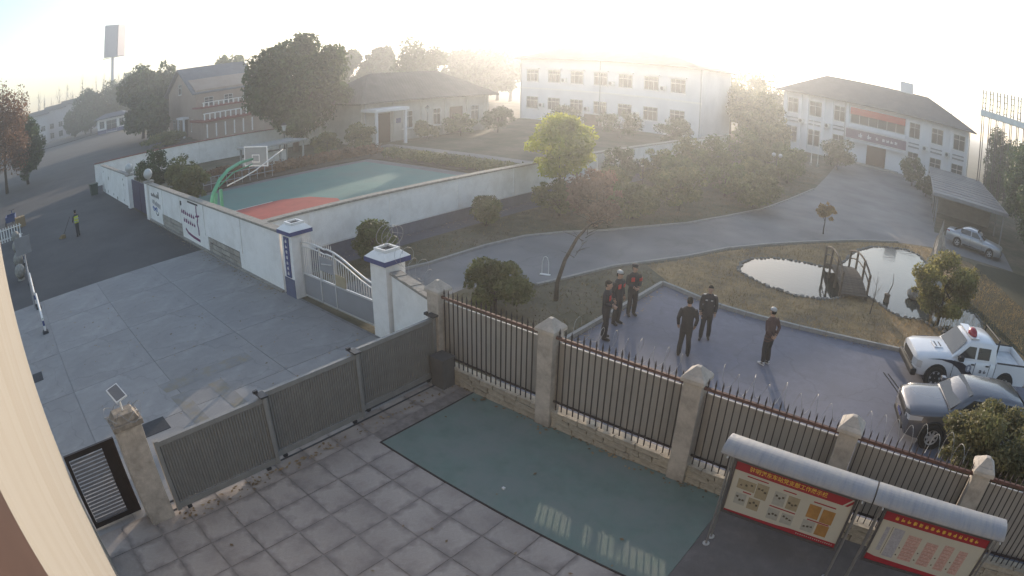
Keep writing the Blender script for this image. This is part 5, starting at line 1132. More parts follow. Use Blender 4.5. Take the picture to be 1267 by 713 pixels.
        pr.add([(-1.11, y, .95), (1.11, y, .95), (1.11, y, 1.0), (.0, y, 1.04), (-.95, y, 1.06), (-1.11, y, 1.09)], [(0, 1, 2, 3, 4, 5)], 1)
        rect(pr, -.98, -.9, 1.2, 1.72, y - .001, 2); rect(pr, -.86, -.85, 1.15, 1.75, y - .001, 5); rect(pr, -.82, -.6, 1.12, 1.74, y - .001, 2)
        for a0, a1 in ((-.5, -.22), (-.1, .16), (.28, .5), (.62, .82)):
            rect(pr, a0, a1, 1.14, 1.7 - r.uniform(0, .06), y - .001, 3)
            for q in range(7): rect(pr, a0 + .01, a1 - r.uniform(.01, .08), 1.17 + q * .07, 1.18 + q * .07, y - .002, 4)
            for q in range(2): glyph(pr, a0 - .06, 1.22 + q * .16, .035, r, y - .004, 5)
        _ps = pr.build('printed_sheet', [mbd, mred, mlil, mpink, mat('print_rose', (0.42, 0.2, 0.18), 0.6, 0.1, 9), mink], bd_)
        tag(_ps, kind='stuff'); t2 = MB()
        for k in range(15): glyph(t2, -.86 + k * .122, 1.93, .085, r, y - .003, 0)
        tag(t2.build('lettering', myel, bd_), kind='stuff')
    return o
notice(-1.81, 'notice board with red title strip and photo sheets, nearest the green pitch')
notice(1.04, 'notice board with red header and columns of pink print, at the right', True)

# ================================================================ VEHICLES
def loft(stations, name, m, parent, caps=True, smooth=True, angle=35):
    """stations: list of (x, [(y,z)...half ring from bottom centre to top centre])"""
    V, F = [], []; n = None
    for x, half in stations:
        ring = [(y, z) for y, z in half] + [(-y, z) for y, z in half[::-1] if abs(y) > 1e-6]
        n = len(ring); V += [(x, y, z) for y, z in ring]
    for i in range(len(stations) - 1):
        for j in range(n):
            a, b = i * n + j, i * n + (j + 1) % n; F.append((a, b, b + n, a + n))
    if caps: F.append(tuple(range(n))[::-1]); F.append(tuple((len(stations) - 1) * n + j for j in range(n)))
    mb = MB(); mb.v = V; mb.f = F; mb.m = [0] * len(F)
    me = mb.mesh(name, m, smooth)
    bm = bmesh.new(); bm.from_mesh(me); bmesh.ops.recalc_face_normals(bm, faces=bm.faces[:]); bm.to_mesh(me); bm.free()
    if smooth: me.set_sharp_from_angle(angle=R(angle))
    return link(name, me, parent)
def half(w, zb, zs, zt, crown=.03, tuck=.06):
    """lower body half-section: sill, side, shoulder, top"""
    return [(0, zb), (w - tuck, zb), (w - .012, zb + .1), (w, (zb + zs) / 2), (w - .012, zs - .07), (w - .05, zs - .012), (w - .14, zt), (w * .5, zt + crown * .8), (0, zt + crown)]
mtyre = mrub; mrim = mat('alloy', (0.5, 0.5, 0.51), 0.4, 0.08, 6, metal=.3); mcg = glassmat('car_glass', (0.02, 0.025, 0.028), 0.05); mdkp = mat('black_plastic', (0.018, 0.018, 0.02), 0.6, 0.15, 6)
mlens = mat('headlamp', (0.6, 0.6, 0.6), 0.15, 0.05, 5, spec=.8, metal=.2); mredl = mat('tail_lamp', (0.3, 0.01, 0.01), 0.2, 0.05, 5)
def wheel(parent, x, y, r, spokes=6, wd=.22):
    s = 1 if y > 0 else -1
    w_ = empty('wheel', (x, y, r)); w_.parent = parent; w_.rotation_euler = (R(-90) * s, 0, 0)
    MB().lathe([(r * .62, -wd / 2), (r * .9, -wd / 2), (r, -wd * .34), (r, wd * .34), (r * .9, wd / 2), (r * .64, wd / 2), (r * .62, wd * .3), (r * .62, -wd * .5)], (0, 0, 0), 26, caps=False).build('tyre', mtyre, w_, smooth=False)
    rm_ = MB().lathe([(r * .615, -wd * .4), (r * .615, wd * .36), (r * .58, wd * .42), (r * .54, wd * .36), (r * .54, wd * .1)], (0, 0, 0), 24, caps=False).lathe([(r * .14, wd * .1), (r * .14, wd * .36), (r * .05, wd * .4)], (0, 0, 0), 12)
    for k in range(spokes):
        a = 6.2832 * k / spokes; rm_.beam((r * .08 * math.cos(a), r * .08 * math.sin(a), wd * .32), (r * .6 * math.cos(a), r * .6 * math.sin(a), wd * .34), r * .17, .03)
    rm_.lathe([(r * .54, wd * .05), (r * .54, wd * .06)], (0, 0, 0), 24, 1)
    rm_.build('rim', [mrim, mdkp], w_)
def arch_trim(parent, x, y, r, m):
    s = 1 if y > 0 else -1; pts = [(x + math.cos(a) * (r + .055), y, r + .0 + math.sin(a) * (r + .05)) for a in [R(-12 + 204 * k / 12) for k in range(13)]]
    MB().tube(pts, .035, 6).build('arch_trim', m, parent)
    n_ = 20; mb = MB(); mb.add([(x + (r + .05) * math.cos(6.2832 * k / n_), y + s * .006, r + (r + .045) * math.sin(6.2832 * k / n_)) for k in range(n_)], [tuple(range(n_)) if s < 0 else tuple(range(n_))[::-1]])
    mb.build('wheel_well', mdkp, parent)
def sidepane(parent, pts, yb, yt, zb, zt, s, m, name='side_window', off=.006):
    """pts: polygon (x,z); lateral position interpolated between beltline (yb at zb) and roof (yt at zt)"""
    v = [(x, s * (yb + (yt - yb) * (z - zb) / (zt - zb) + off), z) for x, z in pts]; n_ = len(v)
    f = [tuple(range(n_))] if s < 0 else [tuple(range(n_))[::-1]]
    return MB().add(v, f).build(name, m, parent)
# ---- white pickup with dark stripe
mwp = mat('white_car_paint', (0.72, 0.72, 0.73), 0.25, 0.02, 2, coat=.6)
pk = empty('pickup_truck', (3.26, 18.84, 0), R(200), 'white double-cab pickup with red roof beacon and dark side stripe', 'pickup')
loft([(2.42, half(.62, .5, .8, .86)), (2.36, half(.78, .42, .92, .97)), (2.15, half(.85, .4, .98, 1.02)), (1.6, half(.87, .4, 1.03, 1.07)), (1.02, half(.87, .4, 1.07, 1.12)), (.3, half(.87, .4, 1.07, 1.09)), (-.88, half(.87, .4, 1.07, 1.09))], 'body', mwp, pk)
cabst = [(1.08, [(0, 1.05), (.8, 1.05), (.8, 1.06), (.78, 1.07), (.7, 1.09), (0, 1.1)]), (.42, [(0, 1.05), (.82, 1.05), (.72, 1.5), (.67, 1.6), (.58, 1.645), (0, 1.67)]), (0, [(0, 1.05), (.82, 1.05), (.72, 1.54), (.67, 1.65), (.58, 1.69), (0, 1.72)]),
         (-.6, [(0, 1.05), (.82, 1.05), (.72, 1.54), (.67, 1.64), (.58, 1.68), (0, 1.71)]), (-.8, [(0, 1.05), (.82, 1.05), (.73, 1.5), (.67, 1.58), (.58, 1.62), (0, 1.65)]), (-.9, [(0, 1.05), (.82, 1.05), (.8, 1.1), (.76, 1.13), (.68, 1.14), (0, 1.15)])]
loft(cabst, 'cabin', mwp, pk)
MB().add([(1.0, -.68, 1.135), (1.0, .68, 1.135), (.5, .6, 1.625), (.5, -.6, 1.625)], [(0, 1, 2, 3)]).build('windscreen', mcg, pk, loc=(.03, 0, .012))
for s in (-1, 1):
    sidepane(pk, [(.86, 1.14), (.1, 1.14), (.1, 1.5), (.42, 1.5)], .82, .72, 1.05, 1.54, s, mcg)
    sidepane(pk, [(0, 1.14), (-.56, 1.14), (-.56, 1.5), (0, 1.5)], .82, .72, 1.05, 1.54, s, mcg)
    MB().box(.66, .86, s * .86 if s > 0 else -1.05, 1.05 if s > 0 else s * .86, 1.08, 1.24).build('mirror', mdkp, pk, bevel=.03)
    MB().add([(2.2, s * .868, .66), (2.2, s * .868, .88), (2.375, s * .8, .88), (2.385, s * .8, .66), (2.46, s * .5, .66), (2.45, s * .5, .86)], [(0, 1, 2, 3), (3, 2, 5, 4)]).build('headlight', mlens, pk)
    for x in (.95, .05, -.62): MB().box(x - .006, x + .006, min(s * .86, s * .8785), max(s * .86, s * .8785), .5, 1.05).build('door_seam', mdkp, pk)
    for x in (.16, -.5): MB().box(x - .07, x + .07, s * .872 if s > 0 else -.895, .895 if s > 0 else s * .872, .96, 1.0).build('door_handle', mdkp, pk)
    stripe = [(2.05, .98), (1.5, 1.0), (1.05, .93), (.75, .8), (.5, .62), (.32, .48), (-.35, .48), (.1, .68), (.3, .86), (.62, 1.0), (1.1, 1.04), (1.6, 1.035)]
    st1 = MB().add([(x, s * .878, z) for x, z in stripe], [tuple(range(len(stripe))) if s < 0 else tuple(range(len(stripe)))[::-1]]).build('side_stripe', mat('stripe_black', (0.02, 0.022, 0.04), 0.4, 0.1, 5), pk)
    MB().add([(.3 + .13 * math.cos(a), s * .882, .84 + .13 * math.sin(a)) for a in [q * .5236 for q in range(12)]], [tuple(range(12)) if s < 0 else tuple(range(12))[::-1]]).build('round_emblem', mat('emblem_blue', (0.25, 0.27, 0.33), 0.5, 0.15, 12), st1)
    MB().add([(.3 + .055 * math.cos(a) * (1 if q % 2 else .6), s * .884, .84 + .08 * math.sin(a)) for q, a in enumerate([q * .5236 for q in range(12)])], [tuple(range(12)) if s < 0 else tuple(range(12))[::-1]]).build('emblem_mark', mwp, st1)
    gm = MB(); r = random.Random(77)
    for q in range(2): glyph(gm, -.25 - q * .2, .78, .14, r, s * .884)
    tag(gm.build('door_lettering', MATS['stripe_black'], pk), kind='stuff')
    MB().box(-.8, 1.05, s * .8 if s > 0 else -.9, .9 if s > 0 else s * .8, .3, .36).build('side_step', mdkp, pk)
MB().box(2.3, 2.52, -.84, .84, .36, .58).build('front_bumper', mdkp, pk, bevel=.05)
MB().box(2.41, 2.45, -.5, .5, .62, .84).build('grille', mdkp, pk)
MB().box(1.25, 1.6, -.25, .25, 1.1, 1.15).build('bonnet_vent', mwp, pk, bevel=.02)
MB().box(1.3, 1.35, -.18, .18, 1.1505, 1.153).build('vent_slot', mdkp, pk); MB().box(1.48, 1.53, -.18, .18, 1.1505, 1.153).build('vent_slot', mdkp, pk)
bed = MB().box(-2.5, -.92, -.86, .86, .42, .6)
for a in ((-2.5, -.92, -.87, -.79), (-2.5, -.92, .79, .87), (-2.56, -2.5, -.87, .87), (-.98, -.92, -.79, .79)): bed.box(a[0], a[1], a[2], a[3], .602 if a[0] > -2.55 else .45, 1.1)
bed.build('cargo_bed', mwp, pk)
MB().box(-2.45, -1.0, -.785, .785, .62, .9).build('bed_cover', mat('bed_tarp', (0.5, 0.52, 0.53), 0.6, 0.15, 3), pk)
for s in (-1, 1): MB().box(-2.5, -.95, s * .83 - .035, s * .83 + .035, 1.102, 1.13).build('bed_rail', mdkp, pk); MB().box(-2.575, -2.562, s * .78 - .07, s * .78 + .07, .68, 1.0).build('tail_light', mredl, pk)
MB().tube([(-.86, -.72, 1.1), (-.88, -.66, 1.78), (-.88, .66, 1.78), (-.86, .72, 1.1)], .035, 7).build('roll_bar', mdkp, pk)
lb = MB().lathe([(.2, 0), (.2, .06), (.17, .16), (.09, .23), (.02, .25)], (0, 0, 0), 14).build('beacon', mat('beacon_red', (0.32, 0.015, 0.03), 0.15, 0.05, 5, spec=.6), pk, smooth=True, loc=(.2, .26, 1.73)); lb.scale = (.85, 1.3, .85)
MB().box(.02, .38, -.6, .6, 1.7, 1.73).build('beacon_base', mwp, pk)
for x in (1.55, -1.5):
    for s in (-1, 1): wheel(pk, x, s * .79, .385, 6); arch_trim(pk, x, s * .872, .385, mdkp)
# ---- generic car
def car(name, label, loc, rz, paint, L_, W2, H_, wb_, r, nose, kind):
    o = empty(name, (loc[0], loc[1], 0), rz, label, 'car')
    f, b = L_ / 2, -L_ / 2; hz = nose; fx = wb_ / 2 + .05; rx = -wb_ / 2 + .05
    loft([(f, half(W2 * .7, .36, hz - .2, hz - .14)), (f - .07, half(W2 * .86, .27, hz - .12, hz - .07)), (f - .35, half(W2 * .97, .24, hz - .05, hz - .01)), (fx - .1, half(W2, .24, hz + .01, hz + .04)), (fx - .85, half(W2, .24, hz + .06, hz + .1)),
          (0, half(W2, .24, hz + .08, hz + .1)), (rx, half(W2, .26, hz + .09, hz + .11)), (b + .3, half(W2 * .98, .3, hz + .08, hz + .12)), (b + .06, half(W2 * .9, .36, hz + .04, hz + .08)), (b, half(W2 * .76, .42, hz - .06, hz - .02))], 'body', paint, o)
    zb = hz + .06; ws = fx - (.38 if kind == 'suv' else .58); yt = W2 * .76
    def cs_(y0, z1, z2): return [(0, zb - .02), (W2 - .06, zb - .02), (y0 + .03, z1 - .06), (y0 - .02, z1), (y0 - .12, z2 - .015), (0, z2)]
    if kind == 'suv': back = [(-.9, H_ - .01), (b + .75, H_ - .06), (b + .3, H_ - .3)]; end = b + .08
    else: back = [(-.7, H_ - .02), (rx + .25, H_ - .14)]; end = b + .55
    stn = [(ws, [(0, zb - .02), (W2 - .08, zb - .02), (W2 - .09, zb - .01), (W2 - .12, zb), (W2 - .2, zb + .01), (0, zb + .03)]), (ws - .45, cs_(yt + .02, H_ - .2, H_ - .14)), (ws - .8, cs_(yt, H_ - .08, H_ - .02)), (ws - 1.3, cs_(yt, H_ - .06, H_))]
    stn += [(x, cs_(yt - .01, z - .06, z)) for x, z in back]
    stn.append((end, [(0, zb - .02), (W2 - .1, zb - .02), (W2 - .11, zb - .01), (W2 - .14, zb + .01), (W2 - .24, zb + .02), (0, zb + .04)]))
    loft(stn, 'cabin', paint, o)
    MB().add([(ws - .03, -(W2 - .2), zb + .05), (ws - .03, W2 - .2, zb + .05), (ws - .72, yt - .12, H_ - .06), (ws - .72, -(yt - .12), H_ - .06)], [(0, 1, 2, 3)]).build('windscreen', mcg, o, loc=(.03, 0, .025))
    if kind == 'suv': MB().add([(end + .02, -(W2 - .25), zb + .08), (end + .02, W2 - .25, zb + .08), (b + .62, yt - .12, H_ - .12), (b + .62, -(yt - .12), H_ - .12)], [(3, 2, 1, 0)]).build('rear_window', mcg, o, loc=(-.03, 0, .02))
    else: MB().add([(end + .05, -(W2 - .25), zb + .06), (end + .05, W2 - .25, zb + .06), (rx + .2, yt - .12, H_ - .16), (rx + .2, -(yt - .12), H_ - .16)], [(3, 2, 1, 0)]).build('rear_window', mcg, o, loc=(-.02, 0, .03))
    tail = (b + .55 if kind == 'suv' else rx + .1); zt = H_ - .14
    for s in (-1, 1):
        sidepane(o, [(ws - .22, zb + .05), (ws - 1.1, zb + .05), (ws - 1.1, zt), (ws - .7, zt)], W2 - .06, yt + .03, zb - .02, H_ - .12, s, mcg)
        sidepane(o, [(ws - 1.17, zb + .05), (ws - 1.95, zb + .05), (ws - 1.95, zt), (ws - 1.17, zt)], W2 - .06, yt + .03, zb - .02, H_ - .12, s, mcg)
        sidepane(o, [(ws - 2.02, zb + .05), (tail + .05, zb + .08), (tail + .3, zt - .04), (ws - 2.02, zt)], W2 - .06, yt + .03, zb - .02, H_ - .12, s, mcg)
        MB().box(ws - .35, ws - .17, min(s * (W2 - .02), s * (W2 + .17)), max(s * (W2 - .02), s * (W2 + .17)), zb + .02, zb + .15).build('mirror', paint, o, bevel=.03)
        MB().add([(f - .42, s * (W2 * .975 + .012), hz - .2), (f - .44, s * (W2 * .975 + .008), hz - .1), (f - .06, s * (W2 * .86 + .012), hz - .14), (f - .055, s * (W2 * .86 + .014), hz - .28), (f + .008, s * W2 * .6, hz - .2), (f + .008, s * W2 * .6, hz - .3)], [(0, 1, 2, 3), (3, 2, 4, 5)]).build('headlight', mlens, o)
        for x in (ws - .12, ws - 1.13, ws - 2.0): MB().box(x - .006, x + .006, min(s * (W2 - .03), s * (W2 + .0015)), max(s * (W2 - .03), s * (W2 + .0015)), .38, hz + .0).build('door_seam', mdkp, o)
        MB().add([(b + .3, s * W2 * .985, hz - .02), (b + .3, s * W2 * .985, hz + .08), (b + .02, s * W2 * .8, hz + .05), (b + .0, s * W2 * .78, hz - .05)], [(0, 1, 2, 3) if s > 0 else (3, 2, 1, 0)]).build('tail_light', mredl, o, loc=(-.012, s * .012, 0))
        for x in (ws - 1.0, ws - 1.85): MB().box(x - .08, x + .08, min(s * (W2 - .01), s * (W2 + .02)), max(s * (W2 - .01), s * (W2 + .02)), zb - .12, zb - .085).build('door_handle', paint, o)
        MB().box(rx + .45, fx - .45, min(s * (W2 - .07), s * (W2 + .008)), max(s * (W2 - .07), s * (W2 + .008)), .26, .36).build('sill_trim', mdkp, o)
    MB().box(f - .03, f + .015, -W2 * .5, W2 * .5, hz - .32, hz - .17).build('grille', mdkp, o, bevel=.01)
    MB().box(f - .06, f + .02, -W2 * .62, W2 * .62, .3, .42).build('lower_intake', mdkp, o, bevel=.01)
    MB().box(f + .016, f + .022, -.22, .22, .46, .56).build('number_plate', mblue, o)
    for x in (fx, rx):
        for s in (-1, 1): wheel(o, x, s * (W2 - .05), r, 5 if kind != 'suv' else 7, .22); arch_trim(o, x, s * (W2 + .001), r, mdkp if kind == 'suv' else paint)
    return o
mgun = mat('gunmetal_paint', (0.15, 0.148, 0.16), 0.25, 0.03, 2, metal=.5, coat=.6); msil = mat('silver_paint', (0.4, 0.41, 0.43), 0.3, 0.03, 2, metal=.5, coat=.5)
hd = R(197)
car('suv_car', 'dark grey sport utility car half hidden by the large leafy bush', (2.18 + 1.35 * math.cos(hd + math.pi) + .82 * math.cos(hd - R(90)), 13.97 + 1.35 * math.sin(hd + math.pi) + .82 * math.sin(hd - R(90)), 0), hd, mgun, 4.6, .92, 1.57, 2.7, .36, .98, 'suv')
car('saloon_car', 'silver saloon car parked beside the carport under dark trees', (5.55, 41.55), R(-14), msil, 4.7, .9, 1.45, 2.75, .33, .88, 'saloon')

# ================================================================ PEOPLE
mskin = mat('skin', (0.36, 0.22, 0.155), 0.6, 0.05, 8)
def cloth(name, c, rough=.9): return mat(name, c, rough, 0.15, 12, bump=.25, bscale=40)
mnavy = cloth('navy_uniform', (0.016, 0.018, 0.028)); mnavy2 = cloth('navy_trousers', (0.014, 0.015, 0.022)); mbrownc = cloth('maroon_jacket', (0.075, 0.04, 0.04)); mgreyc = cloth('charcoal_coat', (0.026, 0.024, 0.026))
mshoe = mat('black_shoe', (0.015, 0.014, 0.014), 0.35, 0.1, 8); mshoew = mat('white_shoe', (0.6, 0.6, 0.6), 0.6, 0.08, 8); mhair = mat('black_hair', (0.012, 0.011, 0.011), 0.85, 0.2, 30, spec=.1)
mvest = mat('hivis_yellow', (0.5, 0.55, 0.06), 0.7, 0.08, 6); mredb = mat('armband_red', (0.5, 0.03, 0.03), 0.7, 0.08, 6); mcapw = mat('cap_white', (0.4, 0.4, 0.4), 0.6, 0.05, 6); mteal = cloth('work_trousers', (0.05, 0.055, 0.06))
def ell_rings(P, n=14):
    """P: list of (cx, cy, cz, a, b, tilt axis ignored) horizontal ellipses -> verts/faces"""
    V, F = [], []
    for cx, cy, cz, a, b in P:
        for k in range(n):
            t = 6.2832 * k / n; V.append((cx + a * math.cos(t), cy + b * math.sin(t), cz))
    for i in range(len(P) - 1):
        for k in range(n): F.append((i * n + k, i * n + (k + 1) % n, (i + 1) * n + (k + 1) % n, (i + 1) * n + k))
    F.append(tuple(range(n))[::-1]); F.append(tuple((len(P) - 1) * n + k for k in range(n)))
    return V, F
def person(label, loc, heading, pose, mats, h=1.75, hat=None, extras=(), group=None):
    """local frame: faces +Y, x to the figure's right. mats: skin, top, trousers, shoes"""
    src, lab = MB(), []
    def put(V, F, l):
        src.add(V, F); lab.extend([l] * len(V))
    def limb(pts, rr, l, n=10):
        m_ = MB().tube(pts, rr, n); put(m_.v, m_.f, l)
    st = pose.get('stance', .1); fw = pose.get('step', 0.0); hip = pose.get('hip', (0, 0)); sh = pose.get('lean', (0, 0)); skirt = pose.get('hem', .8)
    # torso (coat) : ellipses from hem to neck
    def cx(z): t = max(0, (z - .9) / .6); return hip[0] + (sh[0]) * t, hip[1] + sh[1] * t
    P = []
    for z, a, b in ((skirt, .178, .125), (.92, .176, .128), (1.02, .17, .12), (1.15, .172, .12), (1.28, .186, .125), (1.38, .196, .118), (1.44, .175, .1), (1.485, .11, .08), (1.5, .068, .068)):
        x, y = cx(z); P.append((x, y, z, a, b))
    V, F = ell_rings(P, 16); put(V, F, 1)
    nx, ny = cx(1.5); hx, hy = nx + sh[0] * .15, ny + sh[1] * .15 + .015
    limb([(nx, ny - .005, 1.46), (hx, hy - .005, 1.58)], [.062, .056], 0)
    # head: skull, jaw, nose, ears
    ya = pose.get('look', 0.0); ca, sa = math.cos(ya), math.sin(ya)
    def hd_(p): x, y, z = p; return (hx + x * ca - y * sa, hy + x * sa + y * ca, z)
    H_ = [(0, .035, 1.535, .035, .04), (0, .03, 1.555, .056, .066), (0, .022, 1.585, .068, .083), (0, .012, 1.625, .074, .094), (0, .006, 1.665, .077, .098), (0, 0, 1.7, .075, .094), (0, -.004, 1.73, .062, .08), (0, -.006, 1.75, .036, .05), (0, -.006, 1.757, .01, .014)]
    V, F = ell_rings(H_, 16); put([hd_(p) for p in V], F, 0)
    limb([hd_((0, .095, 1.66)), hd_((0, .118, 1.622)), hd_((0, .1, 1.61))], [.011, .017, .012], 0, 6)
    for s in (-1, 1): limb([hd_((s * .078, .0, 1.675)), hd_((s * .085, -.005, 1.65)), hd_((s * .077, .005, 1.615))], [.012, .018, .01], 0, 6)
    limb([hd_((-.03, .092, 1.583)), hd_((0, .1, 1.585)), hd_((.03, .092, 1.583))], [.006, .01, .006], 0, 6)
    # legs
    for s in (-1, 1):
        f_ = fw * s; ax, ay = s * st + hip[0] * .3, f_
        kn = Vector((s * (.085 + st * .15) + hip[0] * .6, f_ * .6 + .03, .5))
        limb([(s * .085 + hip[0], hip[1], .93), (s * .09 + hip[0] * .85, hip[1] * .8 + f_ * .25 + .01, .75), tuple(kn), (ax, ay - .01, .27), (ax, ay - .02, .075)], [.104, .098, .076, .076, .066], 2, 12)
        to = pose.get('toe', .18) * s
        limb([(ax - math.sin(to) * -.07, ay - .085, .048), (ax, ay - .02, .055), (ax + math.sin(to) * .1, ay + .08, .048), (ax + math.sin(to) * .19, ay + .165, .034)], [.04, .05, .047, .03], 3, 10)
    # arms and hands
    for s, key in ((-1, 'L'), (1, 'R')):
        e, w_ = pose.get('arm' + key, ((.255, -.03, 1.14), (.25, .06, .9)))
        S0 = Vector((s * .175 + sh[0], sh[1], 1.41)); E = Vector((s * e[0], e[1], e[2])) + Vector((sh[0] * .6, sh[1] * .6, 0)); Wr = Vector((s * w_[0], w_[1], w_[2])) + Vector((sh[0] * .4, sh[1] * .4, 0))
        limb([S0, S0.lerp(E, .4) + Vector((s * .015, 0, 0)), E, E.lerp(Wr, .5), Wr], [.074, .066, .056, .052, .044], 1, 10)
        d = (Wr - E).normalized(); up = Vector((0, 1, 0)) if abs(d.y) < .8 else Vector((0, 0, 1)); side = d.cross(up).normalized(); up = side.cross(d).normalized()
        limb([Wr - d * .01, Wr + d * .04, Wr + d * .09], [.028, .04, .036], 0, 8)
        for k in range(4):
            o_ = up * ((k - 1.5) * .021); Lf = (.062, .075, .078, .06)[k]; base = Wr + d * .085 + o_
            limb([base, base + d * Lf * .55 - side * s * .01, base + d * Lf - side * s * .03], [.011, .0105, .008], 0, 6)
        tb = Wr + d * .03 + up * .032
        limb([tb, tb + d * .035 + up * .03, tb + d * .07 + up * .032 - side * s * .01], [.014, .012, .009], 0, 6)
    me = src.mesh('body_src', mskin); tmp = bpy.data.objects.new('tmp', me); COL.objects.link(tmp)
    rm_ = tmp.modifiers.new('r', 'REMESH'); rm_.mode = 'VOXEL'; rm_.voxel_size = .0125
    sm = tmp.modifiers.new('s', 'SMOOTH'); sm.factor = .5; sm.iterations = 2
    bpy.context.view_layer.update(); dg = bpy.context.evaluated_depsgraph_get()
    out = bpy.data.meshes.new_from_object(tmp.evaluated_get(dg)); bpy.data.objects.remove(tmp)
    out.name = 'body'; out.materials.clear()
    for m_ in mats: out.materials.append(m_)
    # nearest source vertex gives the material (points sampled on source faces)
    pts, ls = [], []
    for fc_ in src.f:
        c = sum((Vector(src.v[i]) for i in fc_), Vector()) / len(fc_); pts.append(c); ls.append(lab[fc_[0]])
    pts += [Vector(v) for v in src.v]; ls += lab
    kd = kdtree.KDTree(len(pts))
    for i, p in enumerate(pts): kd.insert(p, i)
    kd.balance()
    idx = [ls[kd.find(p.center)[1]] for p in out.polygons]
    out.polygons.foreach_set('material_index', idx); out.polygons.foreach_set('use_smooth', [True] * len(out.polygons)); out.update()
    o = empty('person', (loc[0], loc[1], pose.get('z', .012)), heading - R(90), label, 'person', group)
    k = h / 1.757; o.scale = (k, k, k)
    link('body', out, o)
    # eyes and mouth on the face, hair or cap
    for s in (-1, 1): MB().lathe([(.002, -.008), (.009, 0), (.002, .008)], hd_((s * .031, .098, 1.652)), 8).build('eye', mhair, o)
    if hat == 'cap':
        c = MB(); V, F = ell_rings([(0, 0, 1.69, .086, .108), (0, -.005, 1.735, .1, .118), (0, -.008, 1.765, .098, .115), (0, -.01, 1.782, .06, .07)], 16); c.add([hd_(p) for p in V], F)
        cp_ = c.build('cap', mnavy, o, smooth=True)
        c = MB(); c.add([hd_(p) for p in [(-.075, .07, 1.695), (-.05, .135, 1.685), (0, .155, 1.682), (.05, .135, 1.685), (.075, .07, 1.695), (.075, .07, 1.705), (.05, .135, 1.695), (0, .155, 1.692), (-.05, .135, 1.695), (-.075, .07, 1.705)]], [(0, 1, 2, 3, 4), (5, 6, 7, 8, 9), (0, 9, 8, 1), (1, 8, 7, 2), (2, 7, 6, 3), (3, 6, 5, 4)]); c.build('cap_peak', mshoe, cp_)
    elif hat == 'white':
        c = MB(); V, F = ell_rings([(0, 0, 1.685, .088, .11), (0, -.004, 1.72, .09, .112), (0, -.006, 1.755, .075, .095), (0, -.008, 1.778, .04, .05), (0, -.008, 1.784, .01, .01)], 16); c.add([hd_(p) for p in V], F); cp_ = c.build('cap', mcapw, o, smooth=True)
        c = MB(); V, F = ell_rings([(0, .02, 1.682, .095, .135), (0, .02, 1.69, .095, .135)], 16); c.add([hd_(p) for p in V], F); c.build('cap_peak', mhair, cp_)
    c = MB(); top = 1.685 if hat else 1.766
    HR = [(0, -.03, 1.6, .074, .07), (0, -.022, 1.64, .081, .085), (0, -.012, 1.68, .083, .096)] + ([(0, -.005, 1.715, .081, .1), (0, -.004, 1.745, .066, .084), (0, -.006, 1.765, .036, .05), (0, -.006, 1.772, .008, .01)] if not hat else [])
    V, F = ell_rings(HR, 16); c.add([hd_(p) for p in V], F); c.build('hair', mhair, o, smooth=True)
    for ex in extras:
        if ex == 'armband':
            for s, key in ((-1, 'L'),):
                e, w_ = pose.get('arm' + key, ((.255, -.03, 1.14), (.25, .06, .9))); S0 = Vector((s * .175 + sh[0], sh[1], 1.41)); E = Vector((s * e[0] + sh[0] * .6, e[1] + sh[1] * .6, e[2]))
                MB().tube([S0.lerp(E, .4) + Vector((s * .015, 0, 0)), S0.lerp(E, .8)], [.079, .07], 12).build('armband', mredb, o)
        if ex == 'badge': MB().box(.03, .15, .1, .128, 1.22, 1.36).build('red_badge', mredb, o, bevel=.005)
        if ex == 'chest': MB().box(-.12, -.05, .105, .128, 1.3, 1.335).build('chest_badge', mcapw, o); MB().box(.05, .12, .105, .128, 1.3, 1.335).build('chest_badge', mcapw, o)
        if ex == 'shoulder':
            for s in (-1, 1): MB().box(s * .15 - .05, s * .15 + .05, -.02 + sh[1], .03 + sh[1], 1.455, 1.475).build('shoulder_mark', mcapw, o)
        if ex == 'vest':
            P2 = [(x, y, z, a + .012, b + .012) for (x, y, z, a, b) in P if .9 < z < 1.44]; V, F = ell_rings(P2, 18); MB().add(V, F).build('hivis_vest', mvest, o, smooth=True)
            for z in (1.0, 1.2): V, F = ell_rings([(0, 0, z, .192, .142), (0, 0, z + .05, .196, .146)], 18); MB().add(V, F).build('reflective_strip', mcapw, o)
    return o
ATT = {'armL': ((.25, -.03, 1.14), (.235, .05, .9)), 'armR': ((.25, -.03, 1.14), (.235, .05, .9))}
FRONT = {'armL': ((.25, .0, 1.15), (.08, .19, 1.02)), 'armR': ((.25, .0, 1.15), (.06, .2, 1.04))}
BACK = {'armL': ((.26, -.1, 1.16), (.07, -.17, .98)), 'armR': ((.26, -.1, 1.16), (.06, -.19, .99))}
U = [mskin, mnavy, mnavy2, mshoe]; grp = 'people standing in the paved yard'
person('person in dark uniform with red armband and badge, leftmost and nearest the fence', (-8.12, 14.2), R(15), dict(FRONT, stance=.11, step=.05), U, 1.8, None, ('armband', 'badge'), grp)
person('person in dark uniform with white cap and red armband, middle of the row of three', (-8.4, 15.35), R(-10), dict(ATT, stance=.1), U, 1.74, 'white', ('armband', 'badge'), grp)
person('person in dark uniform with dark cap and red badge, furthest of the row of three', (-8.36, 16.25), R(-35), dict(FRONT, stance=.1, look=.2), U, 1.72, 'cap', ('armband', 'badge'), grp)
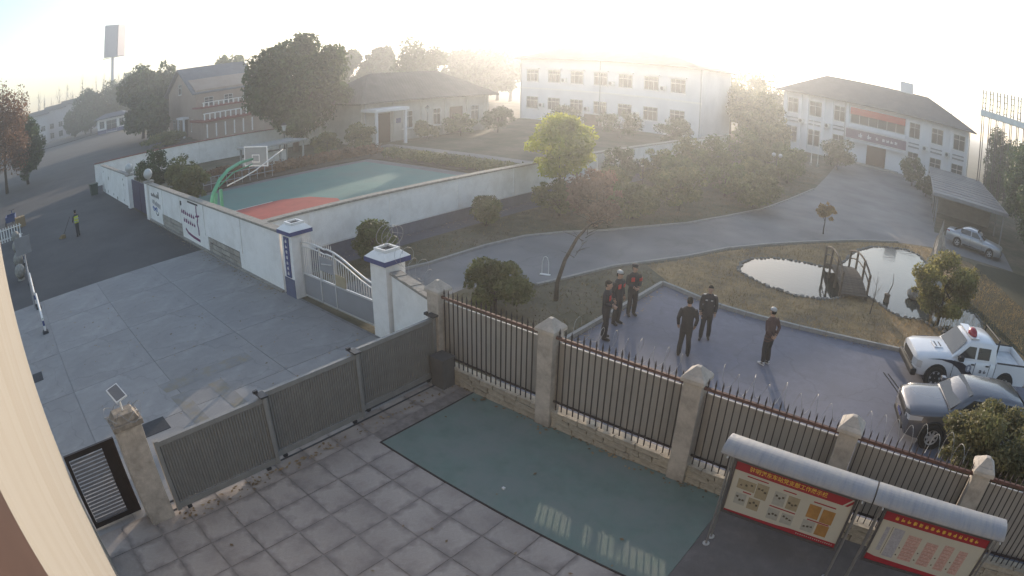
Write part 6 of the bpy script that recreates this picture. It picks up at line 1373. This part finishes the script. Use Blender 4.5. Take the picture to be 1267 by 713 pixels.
person('person in charcoal coat seen from behind in the middle of the yard', (-5.74, 14.7), R(115), dict({'armL': ((.27, -.02, 1.13), (.24, .09, .9)), 'armR': ((.27, -.02, 1.13), (.24, .08, .9))}, stance=.13, hem=.78), [mskin, mgreyc, mgreyc, mshoe], 1.77, None, (), grp)
person('person in dark uniform facing the one seen from behind, chest badges showing', (-5.68, 16.15), R(-70), dict(ATT, stance=.12, step=.06), U, 1.73, None, ('chest', 'shoulder'), grp)
person('person in maroon jacket with white cap and white shoes, standing apart on the right', (-3.47, 15.7), R(150), dict(BACK, stance=.1, lean=(0, .02)), [mskin, mbrownc, mnavy2, mshoew], 1.74, 'white', (), grp)
person('person in hi-vis vest sweeping the road on the left', (-38.6, 4.5), R(200), dict({'armL': ((.24, .08, 1.15), (.2, .3, 1.0)), 'armR': ((.24, .1, 1.18), (.12, .34, 1.12))}, stance=.12, step=.08, lean=(0, .08)), [mskin, mteal, mteal, mshoe], 1.66, 'cap', ('vest',))
bro = empty('broom', (-38.95, 4.0, .01), R(200), 'long-handled broom held by the road sweeper', 'broom')
MB().tube([(.35, -.25, 1.25), (.8, .3, .12)], .016, 6).build('handle', mwood, bro); MB().add([(.6, .2, .2), (.95, .2, .2), (.9, .45, .2), (.65, .45, .2), (.5, .25, 0), (1.15, .25, 0), (1.1, .6, 0), (.6, .6, 0)], [(0, 1, 2, 3), (4, 7, 6, 5), (0, 4, 5, 1), (1, 5, 6, 2), (2, 6, 7, 3), (3, 7, 4, 0)]).build('bristles', MATS['straw'], bro)

# ================================================================ HAZE
hz = MB().box(-905, 905, -905, 905, -1.0, 39.0)
hm = bpy.data.materials.new('haze_air'); hm.use_nodes = True
hn = hm.node_tree.nodes; hn.remove(hn['Principled BSDF'])
pv = hn.new('ShaderNodeVolumePrincipled'); pv.inputs['Color'].default_value = (0.88, 0.93, 1.0, 1); pv.inputs['Density'].default_value = HAZE_DENSITY; pv.inputs['Anisotropy'].default_value = HAZE_G
hm.node_tree.links.new(pv.outputs[0], hn['Material Output'].inputs['Volume'])
tag(hz.build('haze', hm), 'pale morning haze filling the whole scene', 'haze', kind='stuff')
